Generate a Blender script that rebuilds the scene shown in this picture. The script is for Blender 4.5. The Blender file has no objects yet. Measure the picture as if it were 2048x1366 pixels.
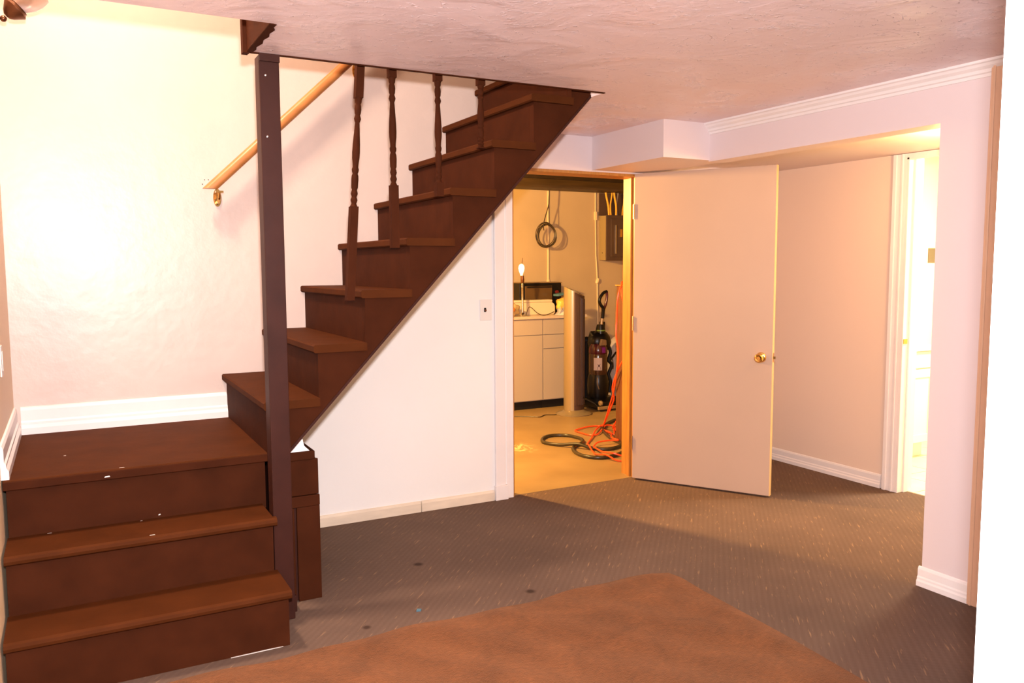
import bpy, bmesh, math, random
from mathutils import Vector, Matrix
random.seed(4)
S = bpy.context.scene
C = S.collection

# ------------------------------------------------------------------ camera, world, exposure, lights
F_PX, YAW, PIT, ROL = 1641.034, 0.494223196, 0.0916532586, -0.00484718
cam = bpy.data.cameras.new('camera'); cam.sensor_width = 36.0; cam.lens = 36.0 * F_PX / 2048.0
cam.clip_start = 0.02
co = bpy.data.objects.new('camera', cam); C.objects.link(co); S.camera = co
fw = Vector((math.sin(YAW) * math.cos(PIT), math.cos(YAW) * math.cos(PIT), -math.sin(PIT)))
rt = Vector((math.cos(YAW), -math.sin(YAW), 0)); up = rt.cross(fw)
r2 = math.cos(ROL) * rt + math.sin(ROL) * up; u2 = -math.sin(ROL) * rt + math.cos(ROL) * up
co.matrix_world = Matrix(((r2.x, u2.x, -fw.x, 0), (r2.y, u2.y, -fw.y, 0), (r2.z, u2.z, -fw.z, 1.43), (0, 0, 0, 1)))

W = bpy.data.worlds.new('world'); S.world = W; W.use_nodes = True
W.node_tree.nodes['Background'].inputs[0].default_value = (1.0, 0.8, 0.6, 1)
W.node_tree.nodes['Background'].inputs[1].default_value = 0.05
S.view_settings.view_transform = 'Standard'; S.view_settings.look = 'None'
S.view_settings.gamma = 1.0; S.view_settings.use_curve_mapping = False
S.view_settings.exposure = 0.0

def light(name, kind, loc, power, col, size=0.1, aim=None, spread=None):
    l = bpy.data.lights.new(name, kind); l.energy = power; l.color = col
    if kind == 'AREA':
        l.shape = 'DISK'; l.size = size
        if spread: l.spread = spread
    else:
        l.shadow_soft_size = size
    o = bpy.data.objects.new(name, l); C.objects.link(o); o.location = loc
    if aim is not None:
        o.rotation_euler = (Vector(aim) - Vector(loc)).to_track_quat('-Z', 'Y').to_euler()
    return o
light('camera_flash', 'AREA', (0.02, 0.0, 1.60), 165.0, (1.0, 0.92, 0.93), 0.07, (0.02 + fw.x, fw.y, 1.60 + fw.z * .4))
light('stairwell_lamp', 'AREA', (-0.12, 3.5, 3.95), 64.0, (1.0, 0.74, 0.55), 0.35, (0.85, 3.72, 0.8), math.radians(130))
light('utility_bulb', 'POINT', (1.9, 5.75, 2.02), 600.0, (1.0, 0.57, 0.17), 0.05)
light('bathroom_lamp', 'AREA', (5.5, 2.9, 2.25), 112.0, (1.0, 0.86, 0.64), 0.5, (5.4, 3.2, 0))
light('alcove_fill', 'POINT', (3.95, 2.62, 1.92), 24.0, (1.0, 0.58, 0.22), 0.06)  # unseen fill light added to warm the hall alcove

# ------------------------------------------------------------------ materials
def new_mat(name):
    m = bpy.data.materials.new(name); m.use_nodes = True
    nt = m.node_tree; return m, nt, nt.nodes['Principled BSDF']
def mat(name, col, rough=0.5, metal=0.0, var=0.0, vscale=6.0, bump=0.0, bscale=60.0, bdist=0.002, spec=0.5, emit=None, estr=0.0, trans=0.0, stretch=(1, 1, 1)):
    m, nt, b = new_mat(name); N = nt.nodes; L = nt.links
    b.inputs['Base Color'].default_value = (*col, 1); b.inputs['Roughness'].default_value = rough
    b.inputs['Metallic'].default_value = metal; b.inputs['Specular IOR Level'].default_value = spec
    if trans: b.inputs['Transmission Weight'].default_value = trans
    if emit: b.inputs['Emission Color'].default_value = (*emit, 1); b.inputs['Emission Strength'].default_value = estr
    tc = N.new('ShaderNodeTexCoord'); mp = N.new('ShaderNodeMapping'); mp.inputs['Scale'].default_value = stretch
    L.new(tc.outputs['Object'], mp.inputs[0])
    if var:
        n = N.new('ShaderNodeTexNoise'); n.inputs['Scale'].default_value = vscale; n.inputs['Detail'].default_value = 5
        L.new(mp.outputs[0], n.inputs['Vector'])
        r = N.new('ShaderNodeValToRGB'); r.color_ramp.elements[0].position = 0.3; r.color_ramp.elements[1].position = 0.7
        r.color_ramp.elements[0].color = (*[c * (1 - var) for c in col], 1); r.color_ramp.elements[1].color = (*[min(1, c * (1 + var)) for c in col], 1)
        L.new(n.outputs['Fac'], r.inputs[0]); L.new(r.outputs[0], b.inputs['Base Color'])
    if bump:
        n2 = N.new('ShaderNodeTexNoise'); n2.inputs['Scale'].default_value = bscale; n2.inputs['Detail'].default_value = 4
        L.new(mp.outputs[0], n2.inputs['Vector'])
        bp = N.new('ShaderNodeBump'); bp.inputs['Strength'].default_value = bump; bp.inputs['Distance'].default_value = bdist
        L.new(n2.outputs['Fac'], bp.inputs['Height']); L.new(bp.outputs[0], b.inputs['Normal'])
    return m

M = {}
M['wall_cream'] = mat('cream_wall_paint', (0.67, 0.55, 0.49), 0.36, bump=0.35, bscale=14, bdist=0.006, var=0.03, vscale=3)
M['wall_white'] = mat('white_wall_paint', (0.90, 0.88, 0.86), 0.5, bump=0.2, bscale=30, bdist=0.003, var=0.02, vscale=2)
M['wall_warm_lit'] = mat('warm_lit_wall_paint', (0.97, 0.74, 0.50), 0.5, bump=0.06, bscale=25, bdist=0.002)  # peach tone of grazing light put into the base colour
M['hall_white'] = mat('hall_wall_paint', (0.75, 0.64, 0.64), 0.5, bump=0.15, bscale=30, bdist=0.003)
M['alcove_wall'] = mat('alcove_paint_warm_lit', (0.86, 0.67, 0.54), 0.5, bump=0.15, bscale=30, bdist=0.003)  # white paint with the warm light on it mixed into the colour
M['trim_white'] = mat('white_trim_paint', (0.86, 0.80, 0.78), 0.35, var=0.02)
M['trim_worn'] = mat('worn_trim_paint', (0.80, 0.68, 0.54), 0.45, var=0.14, vscale=7, stretch=(0.5, 1, 2))
M['casing_shaded'] = mat('shaded_casing_paint', (0.74, 0.47, 0.31), 0.4, var=0.03)  # orange shade on the casing put into its base colour
M['brown'] = mat('brown_stair_paint', (0.051, 0.0132, 0.0045), 0.7, var=0.16, vscale=9, bump=0.25, bscale=22, bdist=0.003, spec=0.05)
M['brown_tread'] = mat('brown_tread_paint', (0.068, 0.0185, 0.0046), 0.7, var=0.12, vscale=8, bump=0.2, bscale=24, bdist=0.003, spec=0.05)
M['brown_dark'] = mat('dark_brown_paint', (0.042, 0.0125, 0.0082), 0.5, var=0.15, vscale=8, bump=0.25, bscale=20, bdist=0.003, spec=0.15)
M['handrail'] = mat('varnished_rail_wood', (0.52, 0.20, 0.055), 0.4, var=0.12, vscale=14, stretch=(1, 1, 1))
M['brass'] = mat('brass', (0.80, 0.50, 0.16), 0.16, 1.0)
M['bronze'] = mat('bronze', (0.16, 0.065, 0.03), 0.32, 0.7)
M['shade_glass'] = mat('pink_shade_glass', (0.95, 0.82, 0.78), 0.15, trans=0.5)
M['pine'] = mat('orange_pine', (0.42, 0.175, 0.034), 0.4, var=0.2, vscale=9, stretch=(6, 6, 0.6))
M['door_paint'] = mat('beige_door_paint', (0.50, 0.365, 0.29), 0.42, var=0.03, vscale=2)
M['door_edge'] = mat('door_edge_warm_lit', (0.82, 0.56, 0.26), 0.4)  # warm bulb light falling on the door edge, painted as its colour
M['util_wall'] = mat('utility_wall_paint', (0.50, 0.37, 0.22), 0.6, var=0.06, vscale=2)
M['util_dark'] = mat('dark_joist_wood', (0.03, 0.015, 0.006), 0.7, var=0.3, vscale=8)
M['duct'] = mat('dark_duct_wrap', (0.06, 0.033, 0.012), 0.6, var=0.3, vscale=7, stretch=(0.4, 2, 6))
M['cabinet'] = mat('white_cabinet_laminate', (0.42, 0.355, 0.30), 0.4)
M['counter'] = mat('pale_counter_laminate', (0.55, 0.44, 0.35), 0.3, var=0.05, vscale=40)
M['black'] = mat('black_plastic', (0.006, 0.005, 0.005), 0.3, spec=0.3)
M['black_matte'] = mat('black_rubber', (0.007, 0.006, 0.006), 0.6, spec=0.3)
M['hose'] = mat('olive_black_hose', (0.035, 0.026, 0.012), 0.3)
M['silver'] = mat('champagne_plastic', (0.32, 0.245, 0.14), 0.3, 0.4)
M['grille'] = mat('bronze_grille', (0.05, 0.024, 0.02), 0.45)
M['steel'] = mat('steel', (0.70, 0.66, 0.60), 0.25, 1.0)
M['panel'] = mat('panel_steel_paint', (0.085, 0.048, 0.032), 0.4, var=0.1)
M['panel_side'] = mat('panel_box_paint', (0.34, 0.25, 0.11), 0.5)
M['oven_glass'] = mat('dark_oven_glass', (0.10, 0.055, 0.02), 0.08)
M['oven_top'] = mat('brown_metal_top', (0.22, 0.14, 0.07), 0.35)
M['cream_plastic'] = mat('cream_plastic', (0.72, 0.58, 0.40), 0.4)
M['white_plastic'] = mat('white_plastic', (0.80, 0.76, 0.72), 0.35)
M['red_knob'] = mat('red_plastic', (0.12, 0.008, 0.01), 0.35)
M['orange_cord'] = mat('orange_cord_rubber', (0.90, 0.075, 0.012), 0.35)
M['yellow_wire'] = mat('yellow_wire', (0.85, 0.45, 0.05), 0.4)
M['grey_wire'] = mat('grey_wire', (0.32, 0.26, 0.20), 0.4)
M['raceway'] = mat('cream_raceway', (0.80, 0.62, 0.36), 0.5)
M['cable'] = mat('dark_cable', (0.05, 0.033, 0.015), 0.4)
M['bulb'] = mat('lit_bulb_glass', (1, 0.9, 0.7), 0.2, emit=(1.0, 0.85, 0.5), estr=1.6)
M['paper'] = mat('white_paper', (0.84, 0.78, 0.68), 0.7)
M['yellow_bag'] = mat('yellow_bag_plastic', (0.75, 0.42, 0.08), 0.35, var=0.35, vscale=14)
M['blue_card'] = mat('blue_card', (0.07, 0.17, 0.22), 0.5)
M['clear_bag'] = mat('hazy_bag_plastic', (0.52, 0.38, 0.18), 0.3, var=0.3, vscale=12)
M['orange_item'] = mat('orange_plastic', (0.85, 0.25, 0.03), 0.4)
M['purple'] = mat('purple_plastic', (0.16, 0.008, 0.20), 0.25)
M['dust_cup'] = mat('smoky_dust_cup', (0.055, 0.024, 0.012), 0.12)
M['label'] = mat('grey_label_print', (0.52, 0.42, 0.38), 0.5)
M['label_mark'] = mat('maroon_print', (0.07, 0.018, 0.012), 0.5)
M['green'] = mat('green_band', (0.20, 0.34, 0.05), 0.4)
M['tan_plastic'] = mat('tan_bumper', (0.24, 0.155, 0.07), 0.4)
M['maroon'] = mat('maroon_plastic', (0.06, 0.005, 0.012), 0.2)
M['tank'] = mat('white_tank_enamel', (0.50, 0.45, 0.45), 0.35)
M['dark_wood'] = mat('dark_stained_board', (0.12, 0.036, 0.012), 0.5, var=0.3, vscale=10, stretch=(4, 4, 0.5))
M['bath_white'] = mat('bathroom_paint', (0.88, 0.80, 0.62), 0.5)
M['vanity'] = mat('vanity_paint', (0.86, 0.78, 0.62), 0.35)
M['tan_plate'] = mat('tan_plate_plastic', (0.16, 0.12, 0.065), 0.4)
M['dark'] = mat('dark_gap', (0.006, 0.004, 0.004), 0.8)
M['tile_joint'] = mat('tile_grout', (0.45, 0.36, 0.22), 0.8)
M['tile'] = mat('bathroom_tile', (0.80, 0.68, 0.46), 0.25, var=0.08, vscale=6)

def ceiling_mat():
    m, nt, b = new_mat('textured_ceiling_paint'); N = nt.nodes; L = nt.links
    b.inputs['Base Color'].default_value = (0.86, 0.70, 0.71, 1); b.inputs['Roughness'].default_value = 0.30
    b.inputs['Specular IOR Level'].default_value = 0.7
    tc = N.new('ShaderNodeTexCoord'); mp = N.new('ShaderNodeMapping'); L.new(tc.outputs['Object'], mp.inputs[0])
    mp.inputs['Rotation'].default_value = (0, 0, 0.5)
    n1 = N.new('ShaderNodeTexNoise'); n1.inputs['Scale'].default_value = 3.2; n1.inputs['Detail'].default_value = 5
    n1.inputs['Distortion'].default_value = 1.2
    mp2 = N.new('ShaderNodeMapping'); mp2.inputs['Scale'].default_value = (1.0, 1.5, 1.0); L.new(mp.outputs[0], mp2.inputs[0])
    n2 = N.new('ShaderNodeTexNoise'); n2.inputs['Scale'].default_value = 24; n2.inputs['Detail'].default_value = 7; n2.inputs['Roughness'].default_value = 0.62
    n2.inputs['Distortion'].default_value = 0.7
    L.new(mp.outputs[0], n1.inputs['Vector']); L.new(mp2.outputs[0], n2.inputs['Vector'])
    r1 = N.new('ShaderNodeValToRGB'); r1.color_ramp.elements[0].position = 0.42; r1.color_ramp.elements[1].position = 0.66
    L.new(n1.outputs['Fac'], r1.inputs[0])          # where the trowel left smears
    mu = N.new('ShaderNodeMath'); mu.operation = 'MULTIPLY'; L.new(r1.outputs[0], mu.inputs[0]); L.new(n2.outputs['Fac'], mu.inputs[1])
    rr = N.new('ShaderNodeMapRange'); rr.inputs['To Min'].default_value = 0.50; rr.inputs['To Max'].default_value = 0.22
    L.new(r1.outputs[0], rr.inputs[0]); L.new(rr.outputs[0], b.inputs['Roughness'])
    ad = N.new('ShaderNodeMath'); ad.operation = 'MULTIPLY_ADD'; L.new(n1.outputs['Fac'], ad.inputs[0]); ad.inputs[1].default_value = 0.5; L.new(mu.outputs[0], ad.inputs[2])
    mp4 = N.new('ShaderNodeMapping'); mp4.inputs['Scale'].default_value = (1.0, 1.8, 1.0); mp4.inputs['Rotation'].default_value = (0, 0, 0.9); L.new(tc.outputs['Object'], mp4.inputs[0])
    n4 = N.new('ShaderNodeTexNoise'); n4.inputs['Scale'].default_value = 9; n4.inputs['Detail'].default_value = 3; n4.inputs['Distortion'].default_value = 1.0; L.new(mp4.outputs[0], n4.inputs['Vector'])
    sb = N.new('ShaderNodeMath'); sb.operation = 'SUBTRACT'; L.new(n4.outputs['Fac'], sb.inputs[0]); sb.inputs[1].default_value = 0.5
    ab = N.new('ShaderNodeMath'); ab.operation = 'ABSOLUTE'; L.new(sb.outputs[0], ab.inputs[0])
    rg = N.new('ShaderNodeMapRange'); rg.interpolation_type = 'SMOOTHSTEP'; rg.inputs['From Max'].default_value = 0.022; rg.inputs['To Min'].default_value = 1; rg.inputs['To Max'].default_value = 0
    L.new(ab.outputs[0], rg.inputs[0])              # thin ridges the trowel pulled up
    r6 = N.new('ShaderNodeValToRGB'); r6.color_ramp.elements[0].position = 0.52; r6.color_ramp.elements[1].position = 0.62; L.new(n2.outputs['Fac'], r6.inputs[0])
    m6 = N.new('ShaderNodeMath'); m6.operation = 'MULTIPLY'; L.new(rg.outputs[0], m6.inputs[0]); L.new(r6.outputs[0], m6.inputs[1])
    m7 = N.new('ShaderNodeMath'); m7.operation = 'MULTIPLY_ADD'; L.new(m6.outputs[0], m7.inputs[0]); m7.inputs[1].default_value = 3.2; L.new(ad.outputs[0], m7.inputs[2]); ad = m7
    bp = N.new('ShaderNodeBump'); bp.inputs['Strength'].default_value = 0.55; bp.inputs['Distance'].default_value = 0.006
    L.new(ad.outputs[0], bp.inputs['Height']); L.new(bp.outputs[0], b.inputs['Normal'])
    return m
M['ceiling'] = ceiling_mat()

def carpet_mat():
    m, nt, b = new_mat('woven_grey_brown_carpet'); N = nt.nodes; L = nt.links
    b.inputs['Roughness'].default_value = 0.95; b.inputs['Specular IOR Level'].default_value = 0.1
    tc = N.new('ShaderNodeTexCoord')
    mp = N.new('ShaderNodeMapping'); L.new(tc.outputs['Object'], mp.inputs[0])
    mp.inputs['Rotation'].default_value = (0, 0, math.radians(42))      # rows run diagonally through the room
    w = N.new('ShaderNodeTexWave'); w.wave_type = 'BANDS'; w.bands_direction = 'X'; w.inputs['Scale'].default_value = 12
    w.inputs['Distortion'].default_value = 1.2; w.inputs['Detail'].default_value = 2; w.inputs['Detail Scale'].default_value = 3
    L.new(mp.outputs[0], w.inputs['Vector'])
    w2 = N.new('ShaderNodeTexWave'); w2.wave_type = 'BANDS'; w2.bands_direction = 'Y'; w2.inputs['Scale'].default_value = 14
    w2.inputs['Distortion'].default_value = 2; L.new(mp.outputs[0], w2.inputs['Vector'])
    mp2 = N.new('ShaderNodeMapping'); mp2.inputs['Scale'].default_value = (95, 9, 1); L.new(mp.outputs[0], mp2.inputs[0])
    n = N.new('ShaderNodeTexNoise'); n.inputs['Scale'].default_value = 1.0; n.inputs['Detail'].default_value = 3; L.new(mp2.outputs[0], n.inputs['Vector'])
    rd = N.new('ShaderNodeValToRGB'); rd.color_ramp.elements[0].position = 0.62; rd.color_ramp.elements[1].position = 0.76
    L.new(n.outputs['Fac'], rd.inputs[0])
    mx = N.new('ShaderNodeMix'); mx.data_type = 'RGBA'; mx.inputs[6].default_value = (0.138, 0.089, 0.067, 1); mx.inputs[7].default_value = (0.150, 0.098, 0.074, 1)
    L.new(w.outputs['Fac'], mx.inputs[0])
    mx2 = N.new('ShaderNodeMix'); mx2.data_type = 'RGBA'; mx2.inputs[7].default_value = (0.31, 0.19, 0.11, 1)
    L.new(rd.outputs[0], mx2.inputs[0]); L.new(mx.outputs[2], mx2.inputs[6])
    # soiling and small dark spots
    n4 = N.new('ShaderNodeTexNoise'); n4.inputs['Scale'].default_value = 1.6; n4.inputs['Detail'].default_value = 4; L.new(tc.outputs['Object'], n4.inputs['Vector'])
    r4 = N.new('ShaderNodeValToRGB'); r4.color_ramp.elements[0].position = 0.3; r4.color_ramp.elements[1].position = 0.7
    r4.color_ramp.elements[0].color = (0.82, 0.82, 0.82, 1); r4.color_ramp.elements[1].color = (1.1, 1.08, 1.05, 1); L.new(n4.outputs['Fac'], r4.inputs[0])
    mm = N.new('ShaderNodeMix'); mm.data_type = 'RGBA'; mm.blend_type = 'MULTIPLY'; mm.inputs[0].default_value = 1
    L.new(mx2.outputs[2], mm.inputs[6]); L.new(r4.outputs[0], mm.inputs[7])
    last = mm.outputs[2]
    for (x, y, r) in ((1.42, 3.60, 0.03), (1.73, 3.05, 0.028), (0.98, 3.05, 0.022)):
        d = N.new('ShaderNodeVectorMath'); d.operation = 'DISTANCE'; L.new(tc.outputs['Object'], d.inputs[0]); d.inputs[1].default_value = (x, y, 0)
        mr = N.new('ShaderNodeMapRange'); mr.inputs['From Min'].default_value = r * .4; mr.inputs['From Max'].default_value = r
        L.new(d.outputs['Value'], mr.inputs[0])
        q = N.new('ShaderNodeMix'); q.data_type = 'RGBA'; q.inputs[6].default_value = (0.055, 0.032, 0.023, 1)
        L.new(mr.outputs[0], q.inputs[0]); L.new(last, q.inputs[7]); last = q.outputs[2]
    L.new(last, b.inputs['Base Color'])
    ad = N.new('ShaderNodeMath'); ad.operation = 'MULTIPLY_ADD'; L.new(w2.outputs['Fac'], ad.inputs[0]); ad.inputs[1].default_value = 0.6; L.new(w.outputs['Fac'], ad.inputs[2])
    bp = N.new('ShaderNodeBump'); bp.inputs['Strength'].default_value = 0.2; bp.inputs['Distance'].default_value = 0.002
    L.new(ad.outputs[0], bp.inputs['Height']); L.new(bp.outputs[0], b.inputs['Normal'])
    return m
M['carpet'] = carpet_mat()

def util_floor_mat():
    m, nt, b = new_mat('tan_utility_floor'); N = nt.nodes; L = nt.links
    b.inputs['Roughness'].default_value = 0.5
    tc = N.new('ShaderNodeTexCoord')
    n = N.new('ShaderNodeTexNoise'); n.inputs['Scale'].default_value = 2.5; n.inputs['Detail'].default_value = 5; L.new(tc.outputs['Object'], n.inputs['Vector'])
    r = N.new('ShaderNodeValToRGB'); r.color_ramp.elements[0].position = 0.3; r.color_ramp.elements[1].position = 0.7
    r.color_ramp.elements[0].color = (0.26, 0.165, 0.065, 1); r.color_ramp.elements[1].color = (0.34, 0.22, 0.09, 1); L.new(n.outputs['Fac'], r.inputs[0])
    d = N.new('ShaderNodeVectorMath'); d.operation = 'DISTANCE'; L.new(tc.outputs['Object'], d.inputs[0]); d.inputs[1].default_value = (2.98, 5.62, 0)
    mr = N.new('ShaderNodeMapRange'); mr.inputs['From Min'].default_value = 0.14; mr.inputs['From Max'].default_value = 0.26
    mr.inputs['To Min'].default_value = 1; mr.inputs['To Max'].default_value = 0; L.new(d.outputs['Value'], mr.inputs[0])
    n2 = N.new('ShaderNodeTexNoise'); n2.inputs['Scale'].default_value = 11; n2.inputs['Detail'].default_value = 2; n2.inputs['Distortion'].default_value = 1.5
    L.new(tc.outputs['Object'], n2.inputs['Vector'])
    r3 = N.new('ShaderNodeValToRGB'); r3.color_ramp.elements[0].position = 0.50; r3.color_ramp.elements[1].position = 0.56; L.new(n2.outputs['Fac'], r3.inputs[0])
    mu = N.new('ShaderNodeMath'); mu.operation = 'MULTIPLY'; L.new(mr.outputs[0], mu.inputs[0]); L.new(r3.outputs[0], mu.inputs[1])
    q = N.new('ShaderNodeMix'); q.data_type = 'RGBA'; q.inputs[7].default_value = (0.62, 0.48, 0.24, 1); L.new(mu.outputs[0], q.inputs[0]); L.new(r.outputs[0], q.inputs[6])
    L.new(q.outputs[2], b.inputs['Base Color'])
    return m
M['util_floor'] = util_floor_mat()

def rug_mat():
    m, nt, b = new_mat('rust_brown_rug_pile'); N = nt.nodes; L = nt.links
    b.inputs['Roughness'].default_value = 0.9; b.inputs['Specular IOR Level'].default_value = 0.15
    b.inputs['Sheen Weight'].default_value = 0.2; b.inputs['Sheen Tint'].default_value = (1, 0.6, 0.35, 1)
    tc = N.new('ShaderNodeTexCoord')
    n = N.new('ShaderNodeTexNoise'); n.inputs['Scale'].default_value = 3.5; n.inputs['Detail'].default_value = 8; n.inputs['Roughness'].default_value = 0.65
    n.inputs['Distortion'].default_value = 0.8; L.new(tc.outputs['Object'], n.inputs['Vector'])
    r = N.new('ShaderNodeValToRGB'); r.color_ramp.elements[0].position = 0.3; r.color_ramp.elements[1].position = 0.72
    r.color_ramp.elements[0].color = (0.095, 0.029, 0.008, 1); r.color_ramp.elements[1].color = (0.205, 0.069, 0.021, 1); L.new(n.outputs['Fac'], r.inputs[0])
    mpp = N.new('ShaderNodeMapping'); mpp.inputs['Scale'].default_value = (38, 90, 1); mpp.inputs['Rotation'].default_value = (0, 0, 0.6); L.new(tc.outputs['Object'], mpp.inputs[0])
    n5 = N.new('ShaderNodeTexNoise'); n5.inputs['Scale'].default_value = 1; n5.inputs['Detail'].default_value = 4; L.new(mpp.outputs[0], n5.inputs['Vector'])
    r5 = N.new('ShaderNodeValToRGB'); r5.color_ramp.elements[0].position = 0.3; r5.color_ramp.elements[1].position = 0.7
    r5.color_ramp.elements[0].color = (0.78, 0.78, 0.78, 1); r5.color_ramp.elements[1].color = (1.15, 1.15, 1.15, 1); L.new(n5.outputs['Fac'], r5.inputs[0])
    mm = N.new('ShaderNodeMix'); mm.data_type = 'RGBA'; mm.blend_type = 'MULTIPLY'; mm.inputs[0].default_value = 1
    L.new(r.outputs[0], mm.inputs[6]); L.new(r5.outputs[0], mm.inputs[7]); L.new(mm.outputs[2], b.inputs['Base Color'])
    n2 = N.new('ShaderNodeTexNoise'); n2.inputs['Scale'].default_value = 220; n2.inputs['Detail'].default_value = 2; L.new(tc.outputs['Object'], n2.inputs['Vector'])
    bp = N.new('ShaderNodeBump'); bp.inputs['Strength'].default_value = 0.7; bp.inputs['Distance'].default_value = 0.006
    L.new(n2.outputs['Fac'], bp.inputs['Height']); L.new(bp.outputs[0], b.inputs['Normal'])
    return m
M['rug'] = rug_mat()

# ------------------------------------------------------------------ mesh helpers
class MB:
    def __init__(s): s.v = []; s.f = []; s.sm = []
    def add(s, vs, fs, smooth=False):
        o = len(s.v); s.v += [tuple(v) for v in vs]; s.f += [tuple(i + o for i in f) for f in fs]; s.sm += [smooth] * len(fs); return s
    def box(s, x0, x1, y0, y1, z0, z1):
        return s.add([(x0, y0, z0), (x1, y0, z0), (x1, y1, z0), (x0, y1, z0), (x0, y0, z1), (x1, y0, z1), (x1, y1, z1), (x0, y1, z1)],
                     [(0, 3, 2, 1), (4, 5, 6, 7), (0, 1, 5, 4), (1, 2, 6, 5), (2, 3, 7, 6), (3, 0, 4, 7)])
    def prism(s, poly, axis, a0, a1):
        # poly in the two other axes: axis x -> (y,z), y -> (x,z), z -> (x,y)
        n = len(poly)
        def P(p, a): return (a, p[0], p[1]) if axis == 'x' else (p[0], a, p[1]) if axis == 'y' else (p[0], p[1], a)
        vs = [P(p, a0) for p in poly] + [P(p, a1) for p in poly]
        fs = [tuple(range(n)), tuple(range(2 * n - 1, n - 1, -1))] + [(i, i + n, (i + 1) % n + n, (i + 1) % n) for i in range(n)]
        return s.add(vs, fs)
    def tube(s, path, r, n=8, closed=False, cap=True):
        P = [Vector(p) for p in path]; k = len(P); R = r if isinstance(r, (list, tuple)) else [r] * k
        T = []
        for i in range(k):
            a = P[i - 1] if (i > 0 or closed) else P[i]; b = P[(i + 1) % k] if (i < k - 1 or closed) else P[i]
            T.append((b - a).normalized())
        nrm = T[0].orthogonal().normalized(); vs = []
        for i in range(k):
            nrm = (nrm - T[i] * nrm.dot(T[i]))
            if nrm.length < 1e-6: nrm = T[i].orthogonal()
            nrm.normalize(); bi = T[i].cross(nrm)
            for j in range(n):
                a = 2 * math.pi * j / n; vs.append(P[i] + (nrm * math.cos(a) + bi * math.sin(a)) * R[i])
        fs = []
        for i in range(k if closed else k - 1):
            i2 = (i + 1) % k
            for j in range(n): fs.append((i * n + j, i * n + (j + 1) % n, i2 * n + (j + 1) % n, i2 * n + j))
        if not closed and cap: fs += [tuple(range(n - 1, -1, -1)), tuple((k - 1) * n + j for j in range(n))]
        return s.add(vs, fs, True)
    def lathe(s, prof, c=(0, 0, 0), n=20, axis=(0, 0, 1), sx=1.0, sy=1.0):
        A = Vector(axis).normalized(); q = Vector((0, 0, 1)).rotation_difference(A); k = len(prof); vs = []
        for (r, h) in prof:
            for j in range(n):
                a = 2 * math.pi * j / n; vs.append(Vector(c) + q @ Vector((r * math.cos(a) * sx, r * math.sin(a) * sy, h)))
        fs = [(i * n + j, i * n + (j + 1) % n, (i + 1) * n + (j + 1) % n, (i + 1) * n + j) for i in range(k - 1) for j in range(n)]
        if prof[0][0] > 1e-5: fs.append(tuple(range(n - 1, -1, -1)))
        if prof[-1][0] > 1e-5: fs.append(tuple((k - 1) * n + j for j in range(n)))
        return s.add(vs, fs, True)
    def build(s, name, m, parent=None, bevel=0.0, seg=2):
        me = bpy.data.meshes.new(name); me.from_pydata(s.v, [], s.f)
        for p, q in zip(me.polygons, s.sm): p.use_smooth = q
        bm = bmesh.new(); bm.from_mesh(me)
        if any(s.sm): bmesh.ops.remove_doubles(bm, verts=bm.verts, dist=1e-6)
        bmesh.ops.recalc_face_normals(bm, faces=bm.faces); bm.to_mesh(me); bm.free()
        if any(s.sm): me.set_sharp_from_angle(angle=math.radians(42))
        me.materials.append(M[m] if isinstance(m, str) else m)
        o = bpy.data.objects.new(name, me); C.objects.link(o)
        if parent is not None:
            o.parent = parent; o.location = -world_loc(parent)
        if bevel:
            b = o.modifiers.new('bevel', 'BEVEL'); b.width = bevel; b.segments = seg; b.limit_method = 'ANGLE'; b.angle_limit = math.radians(40)
        return o
def world_loc(o):
    l = Vector(o.location)
    while o.parent is not None: o = o.parent; l += Vector(o.location)
    return l
def smooth_path(pts, sub=6, closed=False):
    P = [Vector(p) for p in pts]; n = len(P); out = []
    for i in range(n if closed else n - 1):
        if closed: a, b, c, d = P[i - 1], P[i], P[(i + 1) % n], P[(i + 2) % n]
        else: a, b, c, d = P[max(i - 1, 0)], P[i], P[i + 1], P[min(i + 2, n - 1)]
        for k in range(sub):
            t = k / sub; out.append(0.5 * ((2 * b) + (c - a) * t + (2 * a - 5 * b + 4 * c - d) * t * t + (3 * b - a - 3 * c + d) * t ** 3))
    if not closed: out.append(P[-1])
    return out
def tag(o, label, cat, group=None):
    o['label'] = label; o['category'] = cat
    if group: o['group'] = group
    return o
def thing(name, loc, label, cat, group=None):
    o = bpy.data.objects.new(name, None); o.empty_display_size = 0.1; C.objects.link(o); o.location = loc
    return tag(o, label, cat, group)
def struct(o, label=None):
    o['kind'] = 'structure'
    if label: o['label'] = label
    return o
def box(x0, x1, y0, y1, z0, z1): return MB().box(x0, x1, y0, y1, z0, z1)

# ------------------------------------------------------------------ key dimensions
H = 2.24            # ceiling
YB = 4.40           # wall behind the stairs
XL = -0.25          # left wall
XR = 3.29           # hall header plane
# ------------------------------------------------------------------ floors
struct(MB().prism([(-3.2, -2.4), (4.60, -2.4), (4.60, 4.42), (-3.2, 4.42)], 'z', -0.06, 0).build('floor', 'carpet'), 'grey-brown carpet woven in diagonal rows')
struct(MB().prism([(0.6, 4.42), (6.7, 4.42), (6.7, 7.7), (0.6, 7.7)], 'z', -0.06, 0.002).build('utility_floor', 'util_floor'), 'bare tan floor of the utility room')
bf = struct(box(4.60, 6.9, 1.7, 4.42, -0.06, -0.004).build('bathroom_floor', 'tile_joint'), 'pale tiled bathroom floor')
tm = box(-0.15, 0.15, -0.15, 0.15, -0.004, 0.001); t0 = None
for i in range(7):
    for j in range(8):
        if t0 is None: t0 = tm.build('tile', 'tile', bf); o = t0
        else: o = t0.copy(); C.objects.link(o); o.parent = bf
        o.location = (4.76 + i * 0.306, 1.87 + j * 0.306, 0)

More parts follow.
